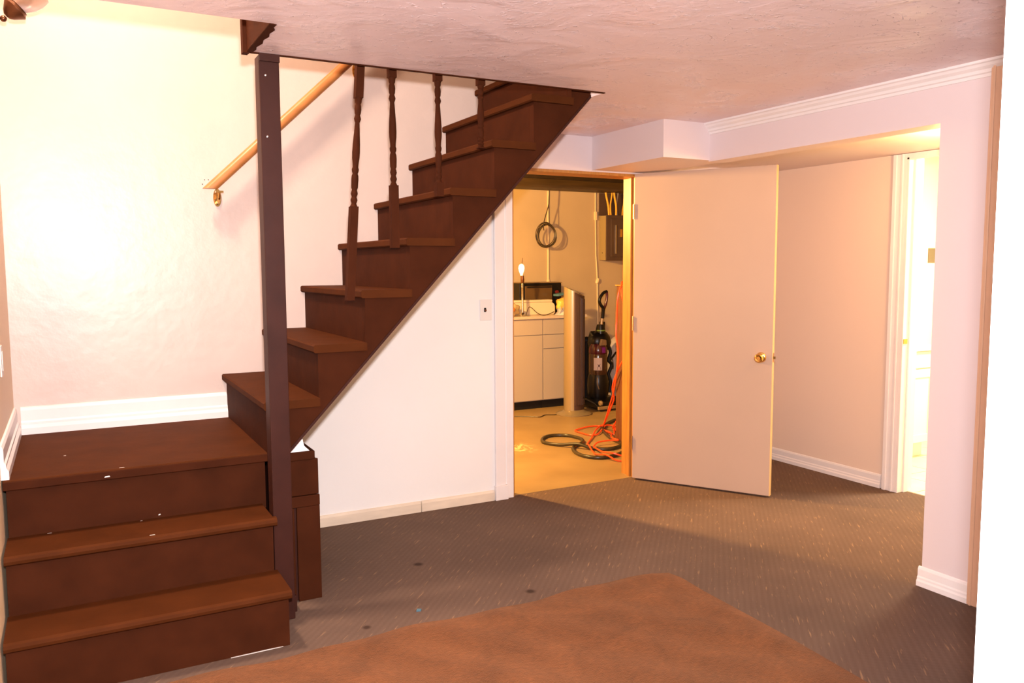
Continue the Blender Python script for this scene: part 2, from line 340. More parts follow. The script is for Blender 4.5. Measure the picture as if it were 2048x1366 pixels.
# ------------------------------------------------------------------ walls and ceiling
struct(box(XL - 0.12, 2.37, YB, YB + 0.12, 0, 4.9).build('wall_stairs', 'wall_cream'), 'cream wall behind the stairs')
struct(MB().prism([(0.91, 0), (2.366, 0), (2.366, H), (2.18, H), (0.91, 0.893)], 'y', YB - 0.006, YB).build('wall_under_stairs', 'wall_white'), 'white wall under the stairs')
struct(MB().box(2.37, 3.34, YB, YB + 0.12, 2.02, 2.6).box(3.34, 6.8, YB, YB + 0.12, 0, 2.6).build('wall_back', 'hall_white'), 'white wall around the utility doorway')
struct(box(XL - 0.12, XL, 1.2, YB, 0, 4.9).build('wall_left', 'wall_warm_lit'), 'wall beside the landing, warm grazing light in its colour')
struct(MB().box(-3.3, -3.2, -2.4, 1.3, 0, 2.5).box(-3.2, XL - 0.12, 1.2, 1.3, 0, 2.5).build('wall_far_left', 'wall_cream'))
struct(box(-3.3, 3.4, -2.5, -2.4, 0, 2.5).build('wall_rear', 'wall_cream'))
poly = [(-3.3, -2.5), (3.41, -2.5), (3.41, 4.40), (2.262, 4.40), (2.262, 3.262), (0.645, 3.262), (0.645, 2.862), (XL - 0.12, 2.862), (XL - 0.12, 1.3), (-3.3, 1.3)]
struct(MB().prism(poly, 'z', H, H + 0.26).build('ceiling', 'ceiling'), 'swirl-textured pinkish ceiling over the room')
# stairwell shaft above the opening
struct(MB().box(XL, 0.645, 2.74, 2.862, H + 0.26, 4.9).box(0.645, 3.6, 3.142, 3.262, H + 0.26, 4.9).box(3.5, 3.6, 3.262, YB, H + 0.26, 4.9)
       .box(XL - 0.12, 3.6, 2.74, YB + 0.12, 4.9, 5.0).box(0.645, 0.75, 2.862, 3.142, H + 0.26, 4.9).box(2.37, 3.6, YB, YB + .12, 2.6, 4.9).build('wall_stairwell', 'wall_cream'))
# header over the hall opening, pillar, boxed soffit
struct(MB().box(XR, XR + 0.12, 2.262, 3.70, 2.025, H).box(XR, XR + 0.12, -2.4, 2.262, 0, H).build('wall_right', 'hall_white'), 'white header and wall end beside the hall opening')
struct(box(2.952, XR + 0.12, 3.69, YB, 2.032, H).build('soffit', 'hall_white'), 'white boxed soffit at the ceiling above the open door')
struct(box(XR + 0.12, 4.75, 2.10, YB, 2.10, 2.35).build('alcove_ceiling', 'hall_white'))
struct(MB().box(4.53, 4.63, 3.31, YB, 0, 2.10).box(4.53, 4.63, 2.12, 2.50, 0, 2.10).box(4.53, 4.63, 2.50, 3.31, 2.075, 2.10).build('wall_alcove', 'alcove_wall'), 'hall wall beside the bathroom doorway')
struct(box(XR + 0.12, 4.63, 2.02, 2.14, 0, 2.2).build('wall_alcove_near', 'hall_white'))
# bathroom shell
struct(MB().box(6.8, 6.9, 1.7, YB, 0, 2.4).box(4.63, 6.9, 1.6, 1.7, 0, 2.4).box(4.63, 6.8, 4.34, YB, 0, 2.4).box(4.63, 6.9, 1.6, YB, 2.35, 2.45).box(4.63, 4.66, 3.36, YB, 0, 2.4).box(4.63, 4.66, 1.7, 2.45, 0, 2.4).build('wall_bathroom', 'bath_white'))
# utility room shell
struct(MB().box(0.5, 6.8, 7.6, 7.72, 0, 2.6).box(0.5, 0.6, 4.5, 7.6, 0, 2.6).box(6.7, 6.8, 4.5, 7.6, 0, 2.6).build('wall_utility', 'util_wall'), 'tan wall of the utility room')
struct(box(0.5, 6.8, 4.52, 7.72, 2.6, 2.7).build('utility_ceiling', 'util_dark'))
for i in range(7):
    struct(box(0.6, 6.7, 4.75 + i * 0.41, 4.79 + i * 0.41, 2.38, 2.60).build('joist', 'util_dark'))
# wall end close by the camera
struct(box(0.955, 1.10, -2.4, 0.582, 0, H).build('wall_end', 'wall_white'), 'bright white wall end beside the camera')

# ------------------------------------------------------------------ trim
def profile_y(prof, wall_x, y0, y1, z0, side=1):      # runs along Y on a wall of constant x
    return MB().prism([(wall_x + side * d, z0 + z) for d, z in prof], 'y', y0, y1)
def profile_x(prof, wall_y, x0, x1, z0):
    return MB().prism([(wall_y - d, z0 + z) for d, z in prof], 'x', x0, x1)
base_big = [(0, 0), (0.026, 0), (0.026, 0.03), (0.018, 0.045), (0.018, 0.056), (0.012, 0.064), (0.012, 0.112), (0.007, 0.125), (0, 0.128)]
base_small = [(0, 0), (0.018, 0), (0.018, 0.022), (0.013, 0.03), (0.013, 0.038), (0.009, 0.045), (0.009, 0.075), (0.005, 0.085), (0, 0.088)]
struct(profile_x(base_big, YB, XL + 0.026, 0.693, 0.661).build('baseboard_landing_back', 'trim_white'), 'white moulded baseboard along the back of the landing')
struct(profile_y(base_big, XL, 3.46, YB, 0.661, 1).build('baseboard_landing_left', 'trim_white'), 'white moulded baseboard on the left of the landing')
base_low = [(0, 0), (0.014, 0), (0.014, 0.05), (0.008, 0.062), (0, 0.064)]
struct(profile_x(base_low, YB - 0.006, 0.912, 1.752, 0).build('baseboard_stairs', 'trim_worn'), 'worn white baseboard below the stairs')
struct(profile_x(base_low, YB - 0.006, 1.757, 2.236, 0).build('baseboard_stairs_end', 'trim_worn'), 'short worn baseboard piece beside the doorway')
struct(profile_y(base_small, 4.53, 3.42, YB, 0, -1).build('baseboard_alcove', 'trim_white'))
struct(profile_y(base_small, XR, 2.036, 2.275, 0, -1).build('baseboard_right', 'trim_white'), 'white moulded baseboard at the foot of the wall end')
crown = [(0, 0.0), (0.006, 0.0), (0.009, 0.012), (0.016, 0.016), (0.020, 0.028), (0.032, 0.038), (0.038, 0.048), (0.046, 0.052), (0.046, 0.062), (0, 0.062)]
struct(profile_y(crown, XR, -2.0, 3.69, H - 0.062, -1).build('trim_crown', 'trim_white'), 'white crown moulding along the right wall')
struct(MB().box(2.244, 2.312, YB - 0.022, YB, 0.088, 2.06).build('trim_doorway_left', 'trim_white', bevel=0.004), 'white casing board left of the utility doorway')
struct(box(2.238, 2.325, YB - 0.034, YB, 0, 0.09).build('trim_plinth', 'trim_white', bevel=0.003), 'white plinth block at the foot of the doorway casing')
struct(MB().box(2.326, 2.372, YB - 0.012, YB + 0.13, 0, 2.02).build('trim_jamb_left', 'trim_white', bevel=0.002))
struct(MB().box(2.372, 2.382, YB - 0.004, YB + 0.15, 0, 2.004).build('trim_jamb_edge', 'pine'))
struct(MB().box(3.306, 3.345, YB - 0.004, YB + 0.15, 0, 2.02).box(3.292, 3.306, YB + 0.045, YB + 0.075, 0, 2.004).build('trim_jamb_right', 'pine', bevel=0.002), 'bare orange pine jamb at the hinge side')
struct(MB().box(2.372, 3.306, YB - 0.010, YB + 0.15, 2.004, 2.022).build('trim_head', 'pine', bevel=0.002), 'bare pine head of the utility doorway')
struct(MB().box(XR - 0.02, XR, 1.94, 2.040, 0, H).box(XR - 0.03, XR - 0.02, 1.94, 1.985, 0, H).box(XR - 0.026, XR - 0.02, 2.018, 2.030, 0, H).build('trim_casing', 'casing_shaded', bevel=0.003), 'moulded door casing at the end of the right wall, shade in its colour')
cs = MB().box(4.51, 4.53, 3.31, 3.40, 0, 2.098).box(4.503, 4.51, 3.375, 3.40, 0, 2.098).box(4.505, 4.51, 3.33, 3.345, 0, 2.098).box(4.51, 4.65, 3.292, 3.312, 0, 2.075).box(4.56, 4.60, 3.282, 3.292, 0, 2.075)
cs.box(4.51, 4.53, 2.42, 3.31, 2.06, 2.098)
cs = struct(cs.build('trim_bathroom', 'trim_white', bevel=0.003), 'white casing of the bathroom doorway')
sp = MB().box(4.515, 4.55, 3.288, 3.293, 0.94, 0.97).build('strike_plate', 'brass', cs); sp['label'] = 'small brass strike plate'
# brown fascia where the ceiling steps back around the stairwell
fz = MB().box(0.632, 0.645, 2.862, 3.30, H - 0.002, H + 0.26)
jag = [(0.632, 2.862), (0.655, 2.866), (0.652, 2.90), (0.663, 2.93), (0.656, 2.98), (0.663, 3.02), (0.654, 3.07), (0.661, 3.12), (0.651, 3.18), (0.658, 3.22), (0.650, 3.262), (0.632, 3.262)]
fz.prism(jag, 'z', H - 0.003, H)
fz.box(0.618, 0.640, 3.262, 3.302, H - 0.006, H + 0.26)
fz.box(0.645, 2.262, 3.262, 3.276, H - 0.004, H + 0.26)
struct(fz.build('trim_fascia', 'brown'), 'brown painted fascia around the stairwell opening')

# ------------------------------------------------------------------ staircase
CHIPS_TOP = ((0.148, 3.460, 0.661, .010), (-0.047, 3.80, 0.661, .005), (0.208, 3.462, 0.44, .004), (-0.107, 3.466, 0.44, .008), (0.23, 3.254, 0.44, .010))
CHIPS_FRONT = ((0.095, 3.444, 0.636, .010), (0.275, 3.476, 0.452, .004))
st = thing('staircase', (0.2, 3.0, 0), 'dark brown painted wooden stairs turning at a landing, with four turned balusters', 'staircase')
def tread_profile_y(y_front, y_back, z):    # rounded nosing towards the viewer
    return [(y_back, z - 0.034), (y_front + 0.012, z - 0.034), (y_front + 0.003, z - 0.028), (y_front, z - 0.017), (y_front + 0.003, z - 0.006), (y_front + 0.012, z), (y_back, z)]
XE = 0.684
# lower flight: three risers facing the room
MB().box(-0.238, 0.676, 3.045, 3.065, 0, 0.186).build('riser', 'brown', st)
MB().prism(tread_profile_y(3.018, 3.266, 0.22), 'x', -0.242, XE).build('tread', 'brown_tread', st)
MB().box(-0.238, 0.672, 3.266, 3.284, 0.20, 0.406).build('riser', 'brown', st)
MB().prism(tread_profile_y(3.236, 3.268, 0.44), 'x', -0.242, XE).box(-0.242, 0.672, 3.268, 3.478, 0.406, 0.44).build('tread', 'brown_tread', st)
MB().box(-0.238, 0.690, 3.476, 3.494, 0.42, 0.626).build('riser', 'brown', st)
MB().box(-0.246, 0.700, 3.448, YB - 0.001, 0.628, 0.661).build('landing_deck', 'brown_tread', st, bevel=0.004)
MB().box(-0.246, 0.70, 3.444, 3.449, 0.624, 0.655).build('landing_nosing', 'brown', st, bevel=0.002)
MB().prism([(3.066, 0), (YB - 0.002, 0), (YB - 0.002, 0.627), (3.496, 0.627), (3.496, 0.404), (3.286, 0.404), (3.286, 0.184), (3.066, 0.184)], 'x', 0.652, 0.672).build('side_board', 'brown', st)
# upper flight
xn = [0.672 + 0.2085 * i for i in range(9)]; zn = [0.884 + 0.2235 * i for i in range(9)]
YN = 3.366; YS = 3.386
for i in range(9):
    xr = xn[i] + 0.022; zb = 0.661 if i == 0 else zn[i - 1]
    MB().box(xr, xr + 0.018, YS + 0.041, YB - 0.001, zb, zn[i] - 0.033).build('riser', 'brown', st)
    x1 = xn[i] + 0.2085 + 0.022
    prof = [(x1, zn[i] - 0.034), (xn[i] + 0.006, zn[i] - 0.034), (xn[i], zn[i] - 0.028), (xn[i], zn[i] - 0.006), (xn[i] + 0.006, zn[i]), (x1, zn[i])]
    MB().prism(prof, 'y', YN, YB - 0.001).build('tread', 'brown_tread', st)
pl = [(0.774, 0.661), (xn[0] + 0.022, 0.661)]
for i in range(9):
    pl.append((xn[i] + 0.022, zn[i] - 0.034))
    if i < 8: pl.append((xn[i + 1] + 0.022, zn[i] - 0.034))
pl.append((xn[8] + 0.10, zn[8] - 0.034)); pl.append((xn[8] + 0.10, 0.665 + 1.057 * (xn[8] + 0.10 - 0.7755)))
MB().prism(pl, 'y', YS, YS + 0.04).build('stringer', 'brown', st)
MB().prism([(0.7755, 0.665), (2.60, 0.665 + 1.057 * (2.60 - 0.7755)), (2.60, 0.680 + 1.057 * (2.60 - 0.7755)), (0.7755, 0.680)], 'y', YS - 0.004, YS + 0.002).build('stringer_edge', 'brown_dark', st)
# second stringer against the wall, under the treads
MB().prism([(0.80, 0.60), (2.55, 0.60 + 1.057 * 1.75), (2.55, 0.72 + 1.057 * 1.75), (0.80, 0.72)], 'y', YB - 0.05, YB - 0.012).build('stringer', 'brown_dark', st)
# boxed side under the landing, beside the post
MB().box(0.76, 0.898, 3.448, YB - 0.02, 0, 0.615).build('side_box', 'brown_dark', st)
MB().box(0.752, 0.889, 3.424, YB - 0.02, 0.616, 0.652).build('side_cap', 'brown', st, bevel=0.003)
MB().box(0.752, 0.904, 3.434, 3.448, 0.462, 0.615).build('side_panel', 'brown', st, bevel=0.002)
MB().box(0.752, 0.907, 3.430, 3.448, 0.412, 0.459).build('side_rail', 'brown', st, bevel=0.003)
MB().box(0.752, 0.797, 3.432, 3.448, 0.01, 0.411).build('side_panel', 'brown', st, bevel=0.002)
MB().box(0.807, 0.906, 3.432, 3.448, 0.0, 0.411).build('side_panel', 'brown', st, bevel=0.002)
w = MB().prism([(0.776, 0.653), (0.868, 0.653), (0.846, 0.676), (0.840, 0.705), (0.822, 0.712)], 'y', 3.43, 3.50).build('filler_wedge', 'wall_white', st); w['label'] = 'white unpainted wedge on the side cap'
def chip(pts, nm='paint_chip'):
    o = MB().add(pts, [(0, 1, 2, 3)]).build(nm, 'white_plastic', st); o['label'] = 'white paint chip'
rnd = random.Random(5)
for x, y, z, w_ in CHIPS_TOP:
    chip([(x - w_, y - .004, z + .0006), (x + w_, y - .003, z + .0006), (x + w_ * .7, y + .004, z + .0006), (x - w_ * .8, y + .003, z + .0006)])
for x, y, z, w_ in CHIPS_FRONT:
    chip([(x - w_, y - .0008, z - .003), (x + w_, y - .0008, z - .002), (x + w_ * .8, y - .0008, z + .003), (x - w_ * .7, y - .0008, z + .002)])
MB().prism([(0.46, 0.0005), (0.60, 0.0005), (0.650, 0.001), (0.60, 0.0022), (0.46, 0.0015)], 'y', 3.040, 3.045).build('base_strip', 'white_plastic', st)
# balusters: square ends, turned middle
def baluster(xb, zb, zt, z_turn0, z_turn1, lean=0.0, nm='baluster'):
    s = 0.0165; yc = 3.358
    m = MB(); h = zt - zb
    def X(z): return xb + lean * (z - zb) / h
    def sq(za, zc):
        vs = []
        for z, k in ((za, 1), (zc, 1)):
            vs += [(X(z) - s, yc - s, z), (X(z) + s, yc - s, z), (X(z) + s, yc + s, z), (X(z) - s, yc + s, z)]
        m.add(vs, [(0, 3, 2, 1), (4, 5, 6, 7), (0, 1, 5, 4), (1, 2, 6, 5), (2, 3, 7, 6), (3, 0, 4, 7)])
    sq(zb, z_turn0); 
    if zt > z_turn1: sq(z_turn1, zt)
    L = z_turn1 - z_turn0
    prof = [(0, .0165), (.012, .013), (.03, .010), (.045, .0125), (.06, .0145), (.075, .0125), (.09, .010), (.105, .0125), (.12, .0145), (.14, .0125), (.155, .0105), (.175, .0138), (.25, .0148), (.285, .0138),
            (.305, .0105), (.325, .0135), (.345, .0145), (.365, .0115), (.40, .0125), (.45, .0152), (.50, .0160), (.58, .0150), (.70, .0115), (.775, .0092), (.79, .0120), (.81, .0145), (.83, .0120), (.845, .0100),
            (.86, .0125), (.90, .0140), (.93, .0125), (.945, .0105), (.96, .0135), (.985, .0145), (1.0, .0165)]
    m.tube([(X(z_turn0 + t * L), yc, z_turn0 + t * L) for t, r in prof], [r for t, r in prof], 12)
    return m.build(nm, 'brown', st)
baluster(1.036, 1.290, 2.50, 1.680, 2.125, lean=0.082)
baluster(1.240, 1.510, 2.50, 1.775, 2.222)
baluster(1.449, 1.735, 2.66, 1.795, 2.228)
baluster(1.656, 1.955, 2.70, 1.960, 2.230, 0.0)

# ------------------------------------------------------------------ support post
po = thing('support_post', (0.714, 3.31, 0), 'tall square dark brown post from carpet to ceiling at the corner of the stairs', 'post')
MB().box(0.676, 0.752, 3.270, 3.350, 0, H - 0.004).build('shaft', 'brown_dark', po, bevel=0.003)
MB().box(0.753, 0.775, 3.335, 3.425, 0, 0.07).build('foot_block', 'brown_dark', po, bevel=0.002)
MB().box(0.676, 0.752, 3.258, 3.269, H - 0.03, H - 0.002).build('top_cleat', 'brown_dark', po)
for z in (2.16, 1.93):
    MB().lathe([(0, 0), (0.005, 0), (0.004, 0.002), (0, 0.003)], (0.700, 3.270, z), 8, (0, -1, 0)).build('nail', 'steel', po)

# ------------------------------------------------------------------ handrail
hr = thing('handrail', (0.65, 4.33, 1.8), 'orange varnished wooden handrail on the wall above the upper flight', 'handrail')
d = Vector((1.0, 0, 0.958)).normalized(); nrm = Vector((-d.z, 0, d.x))
A = Vector((0.640, 4.33, 1.820)); B = A + d * 1.5
pr = [(0.021, 0.0), (0.020, 0.012), (0.012, 0.022), (0, 0.025), (-0.012, 0.022), (-0.020, 0.012), (-0.021, 0), (-0.020, -0.012), (-0.012, -0.022), (0, -0.025), (0.012, -0.022), (0.020, -0.012)]
vs = []
for (a, b) in pr:      # lower end cut level
    k = (-(b) * nrm.z) / d.z
    p = A + Vector((0, a, 0)) + nrm * b + d * k; vs.append(p)
for (a, b) in pr: vs.append(B + Vector((0, a, 0)) + nrm * b)
n = len(pr)
MB().add(vs, [tuple(range(n)), tuple(range(2 * n - 1, n - 1, -1))] + [(i, i + n, (i + 1) % n + n, (i + 1) % n) for i in range(n)], True).build('rail', 'handrail', hr)
def bracket(x, z):
    b = MB()
    pl_ = []
    for i in range(20):
        a = 2 * math.pi * i / 20; pl_.append((x + 0.020 * math.cos(a) * (1.0 if math.sin(a) > 0 else 1.0), z - 0.025 + 0.045 * math.sin(a)))
    b.prism(pl_, 'y', YB - 0.006, YB - 0.0005)
    b.tube(smooth_path([(x, YB - 0.006, z - 0.045), (x, YB - 0.035, z - 0.05), (x, 4.335, z - 0.03), (x, 4.33, z + 0.0)], 5), 0.007, 8)
    b.box(x - 0.018, x + 0.018, 4.315, 4.345, z - 0.006, z + 0.004)
    o = b.build('bracket', 'brass', hr); o['label'] = 'shiny brass wall bracket'
    for q in (-0.058, 0.006):
        MB().lathe([(0, 0), (0.004, 0), (0, 0.003)], (x, YB - 0.006, z + q), 8, (0, -1, 0)).build('screw', 'bronze', o)
bracket(0.682, 1.806); bracket(1.42, 2.51)
for x, z in ((0.625, 1.868), (0.643, 1.869), (0.614, 1.846)):
    MB().lathe([(0.0028, 0), (0.0028, 0.0006), (0, 0.0007)], (x, YB, z), 8, (0, -1, 0)).build('nail_hole', 'dark', bpy.data.objects['wall_stairs'])

# ------------------------------------------------------------------ rug
def rug():
    nx, ny = 96, 84; vs = []; top = []
    def edge_x(y):   # right border
        pts = [(0.3, 2.20), (1.4, 2.31), (1.8, 2.343), (2.22, 2.375), (2.70, 2.392), (2.88, 2.408), (2.965, 2.39)]
        for (a, b), (c, e) in zip(pts, pts[1:]):
            if a <= y <= c: return b + (e - b) * (y - a) / (c - a)
        return pts[-1][1]
    def edge_y(x):
        return 2.955 + 0.012 * math.sin(x * 7.0) + 0.008 * math.sin(x * 17 + 1) - 0.02 * max(0, (x - 2.30)) / 0.1 - max(0, 0.62 - x) * 0.02
    for j in range(ny + 1):
        for i in range(nx + 1):
            u = i / nx; v = j / ny
            y = 0.35 + v * (2.95 - 0.35); ex = edge_x(y); x = -0.10 + u * (ex + 0.10)
            y = 0.35 + v * (edge_y(x) - 0.35)
            z = 0.010 + 0.004 * math.sin(x * 5 + y * 9) + 0.0035 * math.sin(x * 11 - y * 6 + 2) + 0.002 * math.sin(x * 23 + y * 17)
            dc = math.hypot(x - 2.22, (y - 2.88) * 0.8); z += 0.016 * math.exp(-(dc / 0.16) ** 2)
            e = min(u * 40, (1 - u) * 40, (1 - v) * 40, 1); z = 0.005 + (z - 0.001) * max(0.0, min(1, e))
            vs.append((x, y, z))
    fs = []; w_ = nx + 1
    for j in range(ny):
        for i in range(nx): a = j * w_ + i; fs.append((a, a + 1, a + w_ + 1, a + w_))
    k = len(vs); border = [i for i in range(w_)] + [j * w_ + nx for j in range(1, ny + 1)] + [ny * w_ + i for i in range(nx - 1, -1, -1)] + [j * w_ for j in range(ny - 1, 0, -1)]
    vs += [(vs[b][0], vs[b][1], 0.0005) for b in border]; nb = len(border)
    for i in range(nb): fs.append((border[i], k + i, k + (i + 1) % nb, border[(i + 1) % nb]))
    m = MB(); m.add(vs, fs, True); return m
tag(rug().build('rug', 'rug'), 'rust brown plush rug lying rumpled on the grey carpet in front of the steps', 'rug')

tag(MB().prism([(1.208, 3.092), (1.226, 3.086), (1.234, 3.098), (1.218, 3.108)], 'z', 0.0005, 0.006).build('paper_scrap', 'blue_card'), 'tiny blue scrap lying on the carpet between the rug and the stairs', 'scrap')
# ------------------------------------------------------------------ utility door, open towards the room
ang = math.atan2(3.64 - 4.42, 3.759 - 3.293)
dr = bpy.data.objects.new('door_1', None); C.objects.link(dr); dr['kind'] = 'structure'; dr['label'] = 'flat beige door standing open at the utility doorway'
dr.location = (3.300, 4.395, 0.0); dr.rotation_euler = (0, 0, ang)
def dpart(mb, name, m, parent=dr, bevel=0.0):
    o = mb.build(name, m, None, bevel); o.parent = parent; return o
DW = 0.905
dpart(MB().box(0.0, DW - 0.004, -0.0375, 0.0, 0.012, 2.022), 'slab', 'door_paint', bevel=0.002)
e = dpart(MB().box(DW - 0.004, DW, -0.0375, 0.0, 0.012, 2.022), 'edge_strip', 'door_edge'); e['label'] = 'free edge of the door, warm light in its colour'
for z in (0.25, 1.05, 1.78):
    h_ = MB().box(-0.006, 0.0, -0.036, -0.004, z - 0.045, z + 0.045)
    h_.tube([(-0.004, -0.041, z - 0.048), (-0.004, -0.041, z + 0.048)], 0.004, 8)
    dpart(h_, 'hinge', 'brass')
# -y side of the slab faces the viewer
kx = DW - 0.07; kz = 0.868
def knob(sgn, y0):
    k_ = MB().lathe([(0.031, 0), (0.032, 0.003), (0.028, 0.008), (0.016, 0.010), (0.0125, 0.014), (0.0125, 0.028), (0.018, 0.032), (0.026, 0.040), (0.0285, 0.050), (0.027, 0.058), (0.020, 0.064), (0.012, 0.063), (0.010, 0.060), (0, 0.060)], (kx, y0, kz), 24, (0, sgn, 0))
    o = dpart(k_, 'door_knob', 'brass'); o['label'] = 'polished brass knob'
    return o
knob(-1, -0.0375); knob(1, 0.0)
lt = MB().box(DW, DW + 0.001, -0.031, -0.007, kz - 0.028, kz + 0.028).prism([(DW + 0.001, -0.028), (DW + 0.013, -0.024), (DW + 0.013, -0.018), (DW + 0.001, -0.012)], 'z', kz - 0.008, kz + 0.008)
dpart(lt, 'latch', 'brass')

# ------------------------------------------------------------------ switches
sw = thing('light_switch', (2.19, YB - 0.006, 1.17), 'white wall switch plate with a dark toggle under the stairs', 'switch')
MB().box(2.150, 2.228, YB - 0.012, YB - 0.006, 1.107, 1.232).build('plate', 'white_plastic', sw, bevel=0.002)
MB().box(2.176, 2.190, YB - 0.0125, YB - 0.012, 1.157, 1.182).build('toggle_slot', 'dark', sw)
MB().prism([(YB - 0.0125, 1.160), (YB - 0.022, 1.164), (YB - 0.022, 1.171), (YB - 0.0125, 1.176)], 'x', 2.178, 2.188).build('toggle', 'bronze', sw)
s2 = thing('switch_plate', (XL, 3.78, 1.07), 'white switch plate on the left wall beside the landing', 'switch')
MB().box(XL, XL + 0.006, 3.735, 3.812, 1.008, 1.128).build('plate', 'white_plastic', s2, bevel=0.002)
MB().box(XL + 0.006, XL + 0.009, 3.762, 3.785, 1.030, 1.106).build('rocker', 'white_plastic', s2, bevel=0.001)

# ------------------------------------------------------------------ wall sconce at the top left
sc = thing('wall_sconce', (XL, 3.95, 2.42), 'bronze wall sconce with a pale glass shade above the landing', 'sconce')
MB().lathe([(0.055, 0), (0.055, 0.008), (0.04, 0.018), (0.012, 0.024), (0, 0.024)], (XL, 3.95, 2.44), 20, (1, 0, 0)).build('backplate', 'bronze', sc)
MB().tube(smooth_path([(XL + 0.02, 3.95, 2.44), (-0.215, 3.95, 2.432), (-0.195, 3.95, 2.428), (-0.178, 3.95, 2.427)], 4), 0.006, 8).build('arm', 'bronze', sc)
MB().lathe([(0, -0.013), (0.007, -0.011), (0.012, -0.005), (0.013, 0), (0.012, 0.005), (0.007, 0.011), (0, 0.013)], (-0.179, 3.95, 2.427), 14).build('ball', 'bronze', sc)
ax = Vector((0.60, 0, 0.62)).normalized(); bc = Vector((-0.168, 3.95, 2.437))
MB().lathe([(0, 0.0), (0.014, 0.002), (0.026, 0.012), (0.036, 0.026), (0.048, 0.042), (0.049, 0.046), (0.040, 0.058), (0.042, 0.060), (0, 0.060)], bc, 24, ax).build('cup', 'bronze', sc)
MB().lathe([(0.030, 0.060), (0.040, 0.075), (0.052, 0.10), (0.058, 0.13), (0.056, 0.16), (0.053, 0.16), (0.055, 0.13), (0.049, 0.10), (0.037, 0.075), (0.027, 0.061)], bc, 24, ax).build('glass_shade', 'shade_glass', sc)
MB().lathe([(0, 0.058), (0.012, 0.060), (0.014, 0.08), (0.022, 0.10), (0.024, 0.115), (0.018, 0.13), (0, 0.138)], bc, 16, ax).build('bulb', 'white_plastic', sc)

# ------------------------------------------------------------------ utility room: cabinets
def base_cabinet(x0, x1, fronts, label, knob_at=None):
    cb = thing('base_cabinet', ((x0 + x1) / 2, 7.3, 0), label, 'cabinet')
    MB().box(x0, x1, 7.05, 7.58, 0.085, 0.905).build('body', 'cabinet', cb)
    MB().box(x0, x1, 7.075, 7.58, 0.002, 0.085).build('toe_kick', 'black_matte', cb)
    for (nm, z0, z1) in fronts:
        f = MB().box(x0 + 0.003, x1 - 0.003, 7.032, 7.05, z0 + 0.003, z1 - 0.003).build(nm, 'cabinet', cb, bevel=0.002)
    if knob_at:
        MB().lathe([(0.005, 0), (0.005, 0.012), (0.013, 0.016), (0.012, 0.024), (0, 0.026)], (knob_at[0], 7.032, knob_at[1]), 12, (0, -1, 0)).build('knob', 'bronze', f)
base_cabinet(3.20, 3.74, [('drawer', 0.745, 0.905), ('door', 0.09, 0.745)], 'pale base cabinet mostly hidden behind the doorway edge', (3.70, 0.62))
base_cabinet(3.745, 4.140, [('drawer', 0.745, 0.905), ('door', 0.09, 0.745)], 'pale base cabinet with one wide drawer above a tall door, under the lamp')
base_cabinet(4.145, 4.62, [('drawer', 0.745, 0.905), ('drawer', 0.605, 0.745), ('door', 0.09, 0.605)], 'pale base cabinet with two drawers over a door, behind the tower fan')
ct = tag(MB().prism([(7.015, 0.907), (7.58, 0.907), (7.58, 0.935), (7.028, 0.935), (7.018, 0.930), (7.015, 0.922)], 'x', 3.18, 4.655).build('countertop', 'counter'), 'pale laminate countertop over the utility room cabinets', 'countertop')
CT = 0.9355
# lamp with a bare bulb
lp = thing('table_lamp', (3.967, 7.12, CT), 'thin metal candlestick lamp with a bare lit bulb on the countertop', 'lamp')
lx, ly = 3.962, 7.13
MB().lathe([(0.052, 0), (0.054, 0.006), (0.040, 0.012), (0.022, 0.018), (0.014, 0.034), (0, 0.034)], (lx, ly, CT), 20).build('base', 'steel', lp)
MB().lathe([(0.011, 0.03), (0.0105, 0.15), (0.010, 0.28), (0.013, 0.285), (0.013, 0.293), (0.010, 0.297), (0.013, 0.302), (0.013, 0.31), (0.010, 0.315), (0.0085, 0.33), (0, 0.33)], (lx, ly, CT), 14).build('stem', 'steel', lp)
MB().lathe([(0.008, 0.32), (0.016, 0.335), (0.017, 0.37), (0.015, 0.40), (0, 0.40)], (lx, ly, CT), 14).build('socket', 'bronze', lp)
MB().tube(smooth_path([(lx + 0.014, ly, CT + 0.385), (lx + 0.022, ly, CT + 0.36), (lx + 0.012, ly, CT + 0.33), (lx - 0.014, ly - 0.01, CT + 0.345)], 4), 0.003, 6).build('switch_chain', 'brass', lp)
MB().lathe([(0.012, 0.40), (0.014, 0.415), (0.026, 0.445), (0.031, 0.470), (0.028, 0.495), (0.016, 0.512), (0, 0.518)], (lx - 0.010, ly, CT), 18).build('bulb', 'bulb', lp)
MB().tube([(lx - 0.004, ly, CT + 0.517), (lx, ly, CT + 0.55), (lx + 0.003, ly, CT + 0.575)], [0.003, 0.0025, 0.002], 6).build('finial', 'bronze', lp)
MB().tube(smooth_path([(lx + 0.03, ly - 0.02, CT + 0.01), (4.02, 7.09, CT + 0.09), (4.09, 7.06, CT + 0.03), (4.15, 7.05, CT + 0.005), (4.22, 7.06, CT + 0.012), (4.30, 7.08, CT + 0.035)], 5), 0.004, 6).build('cord', 'cable', lp)
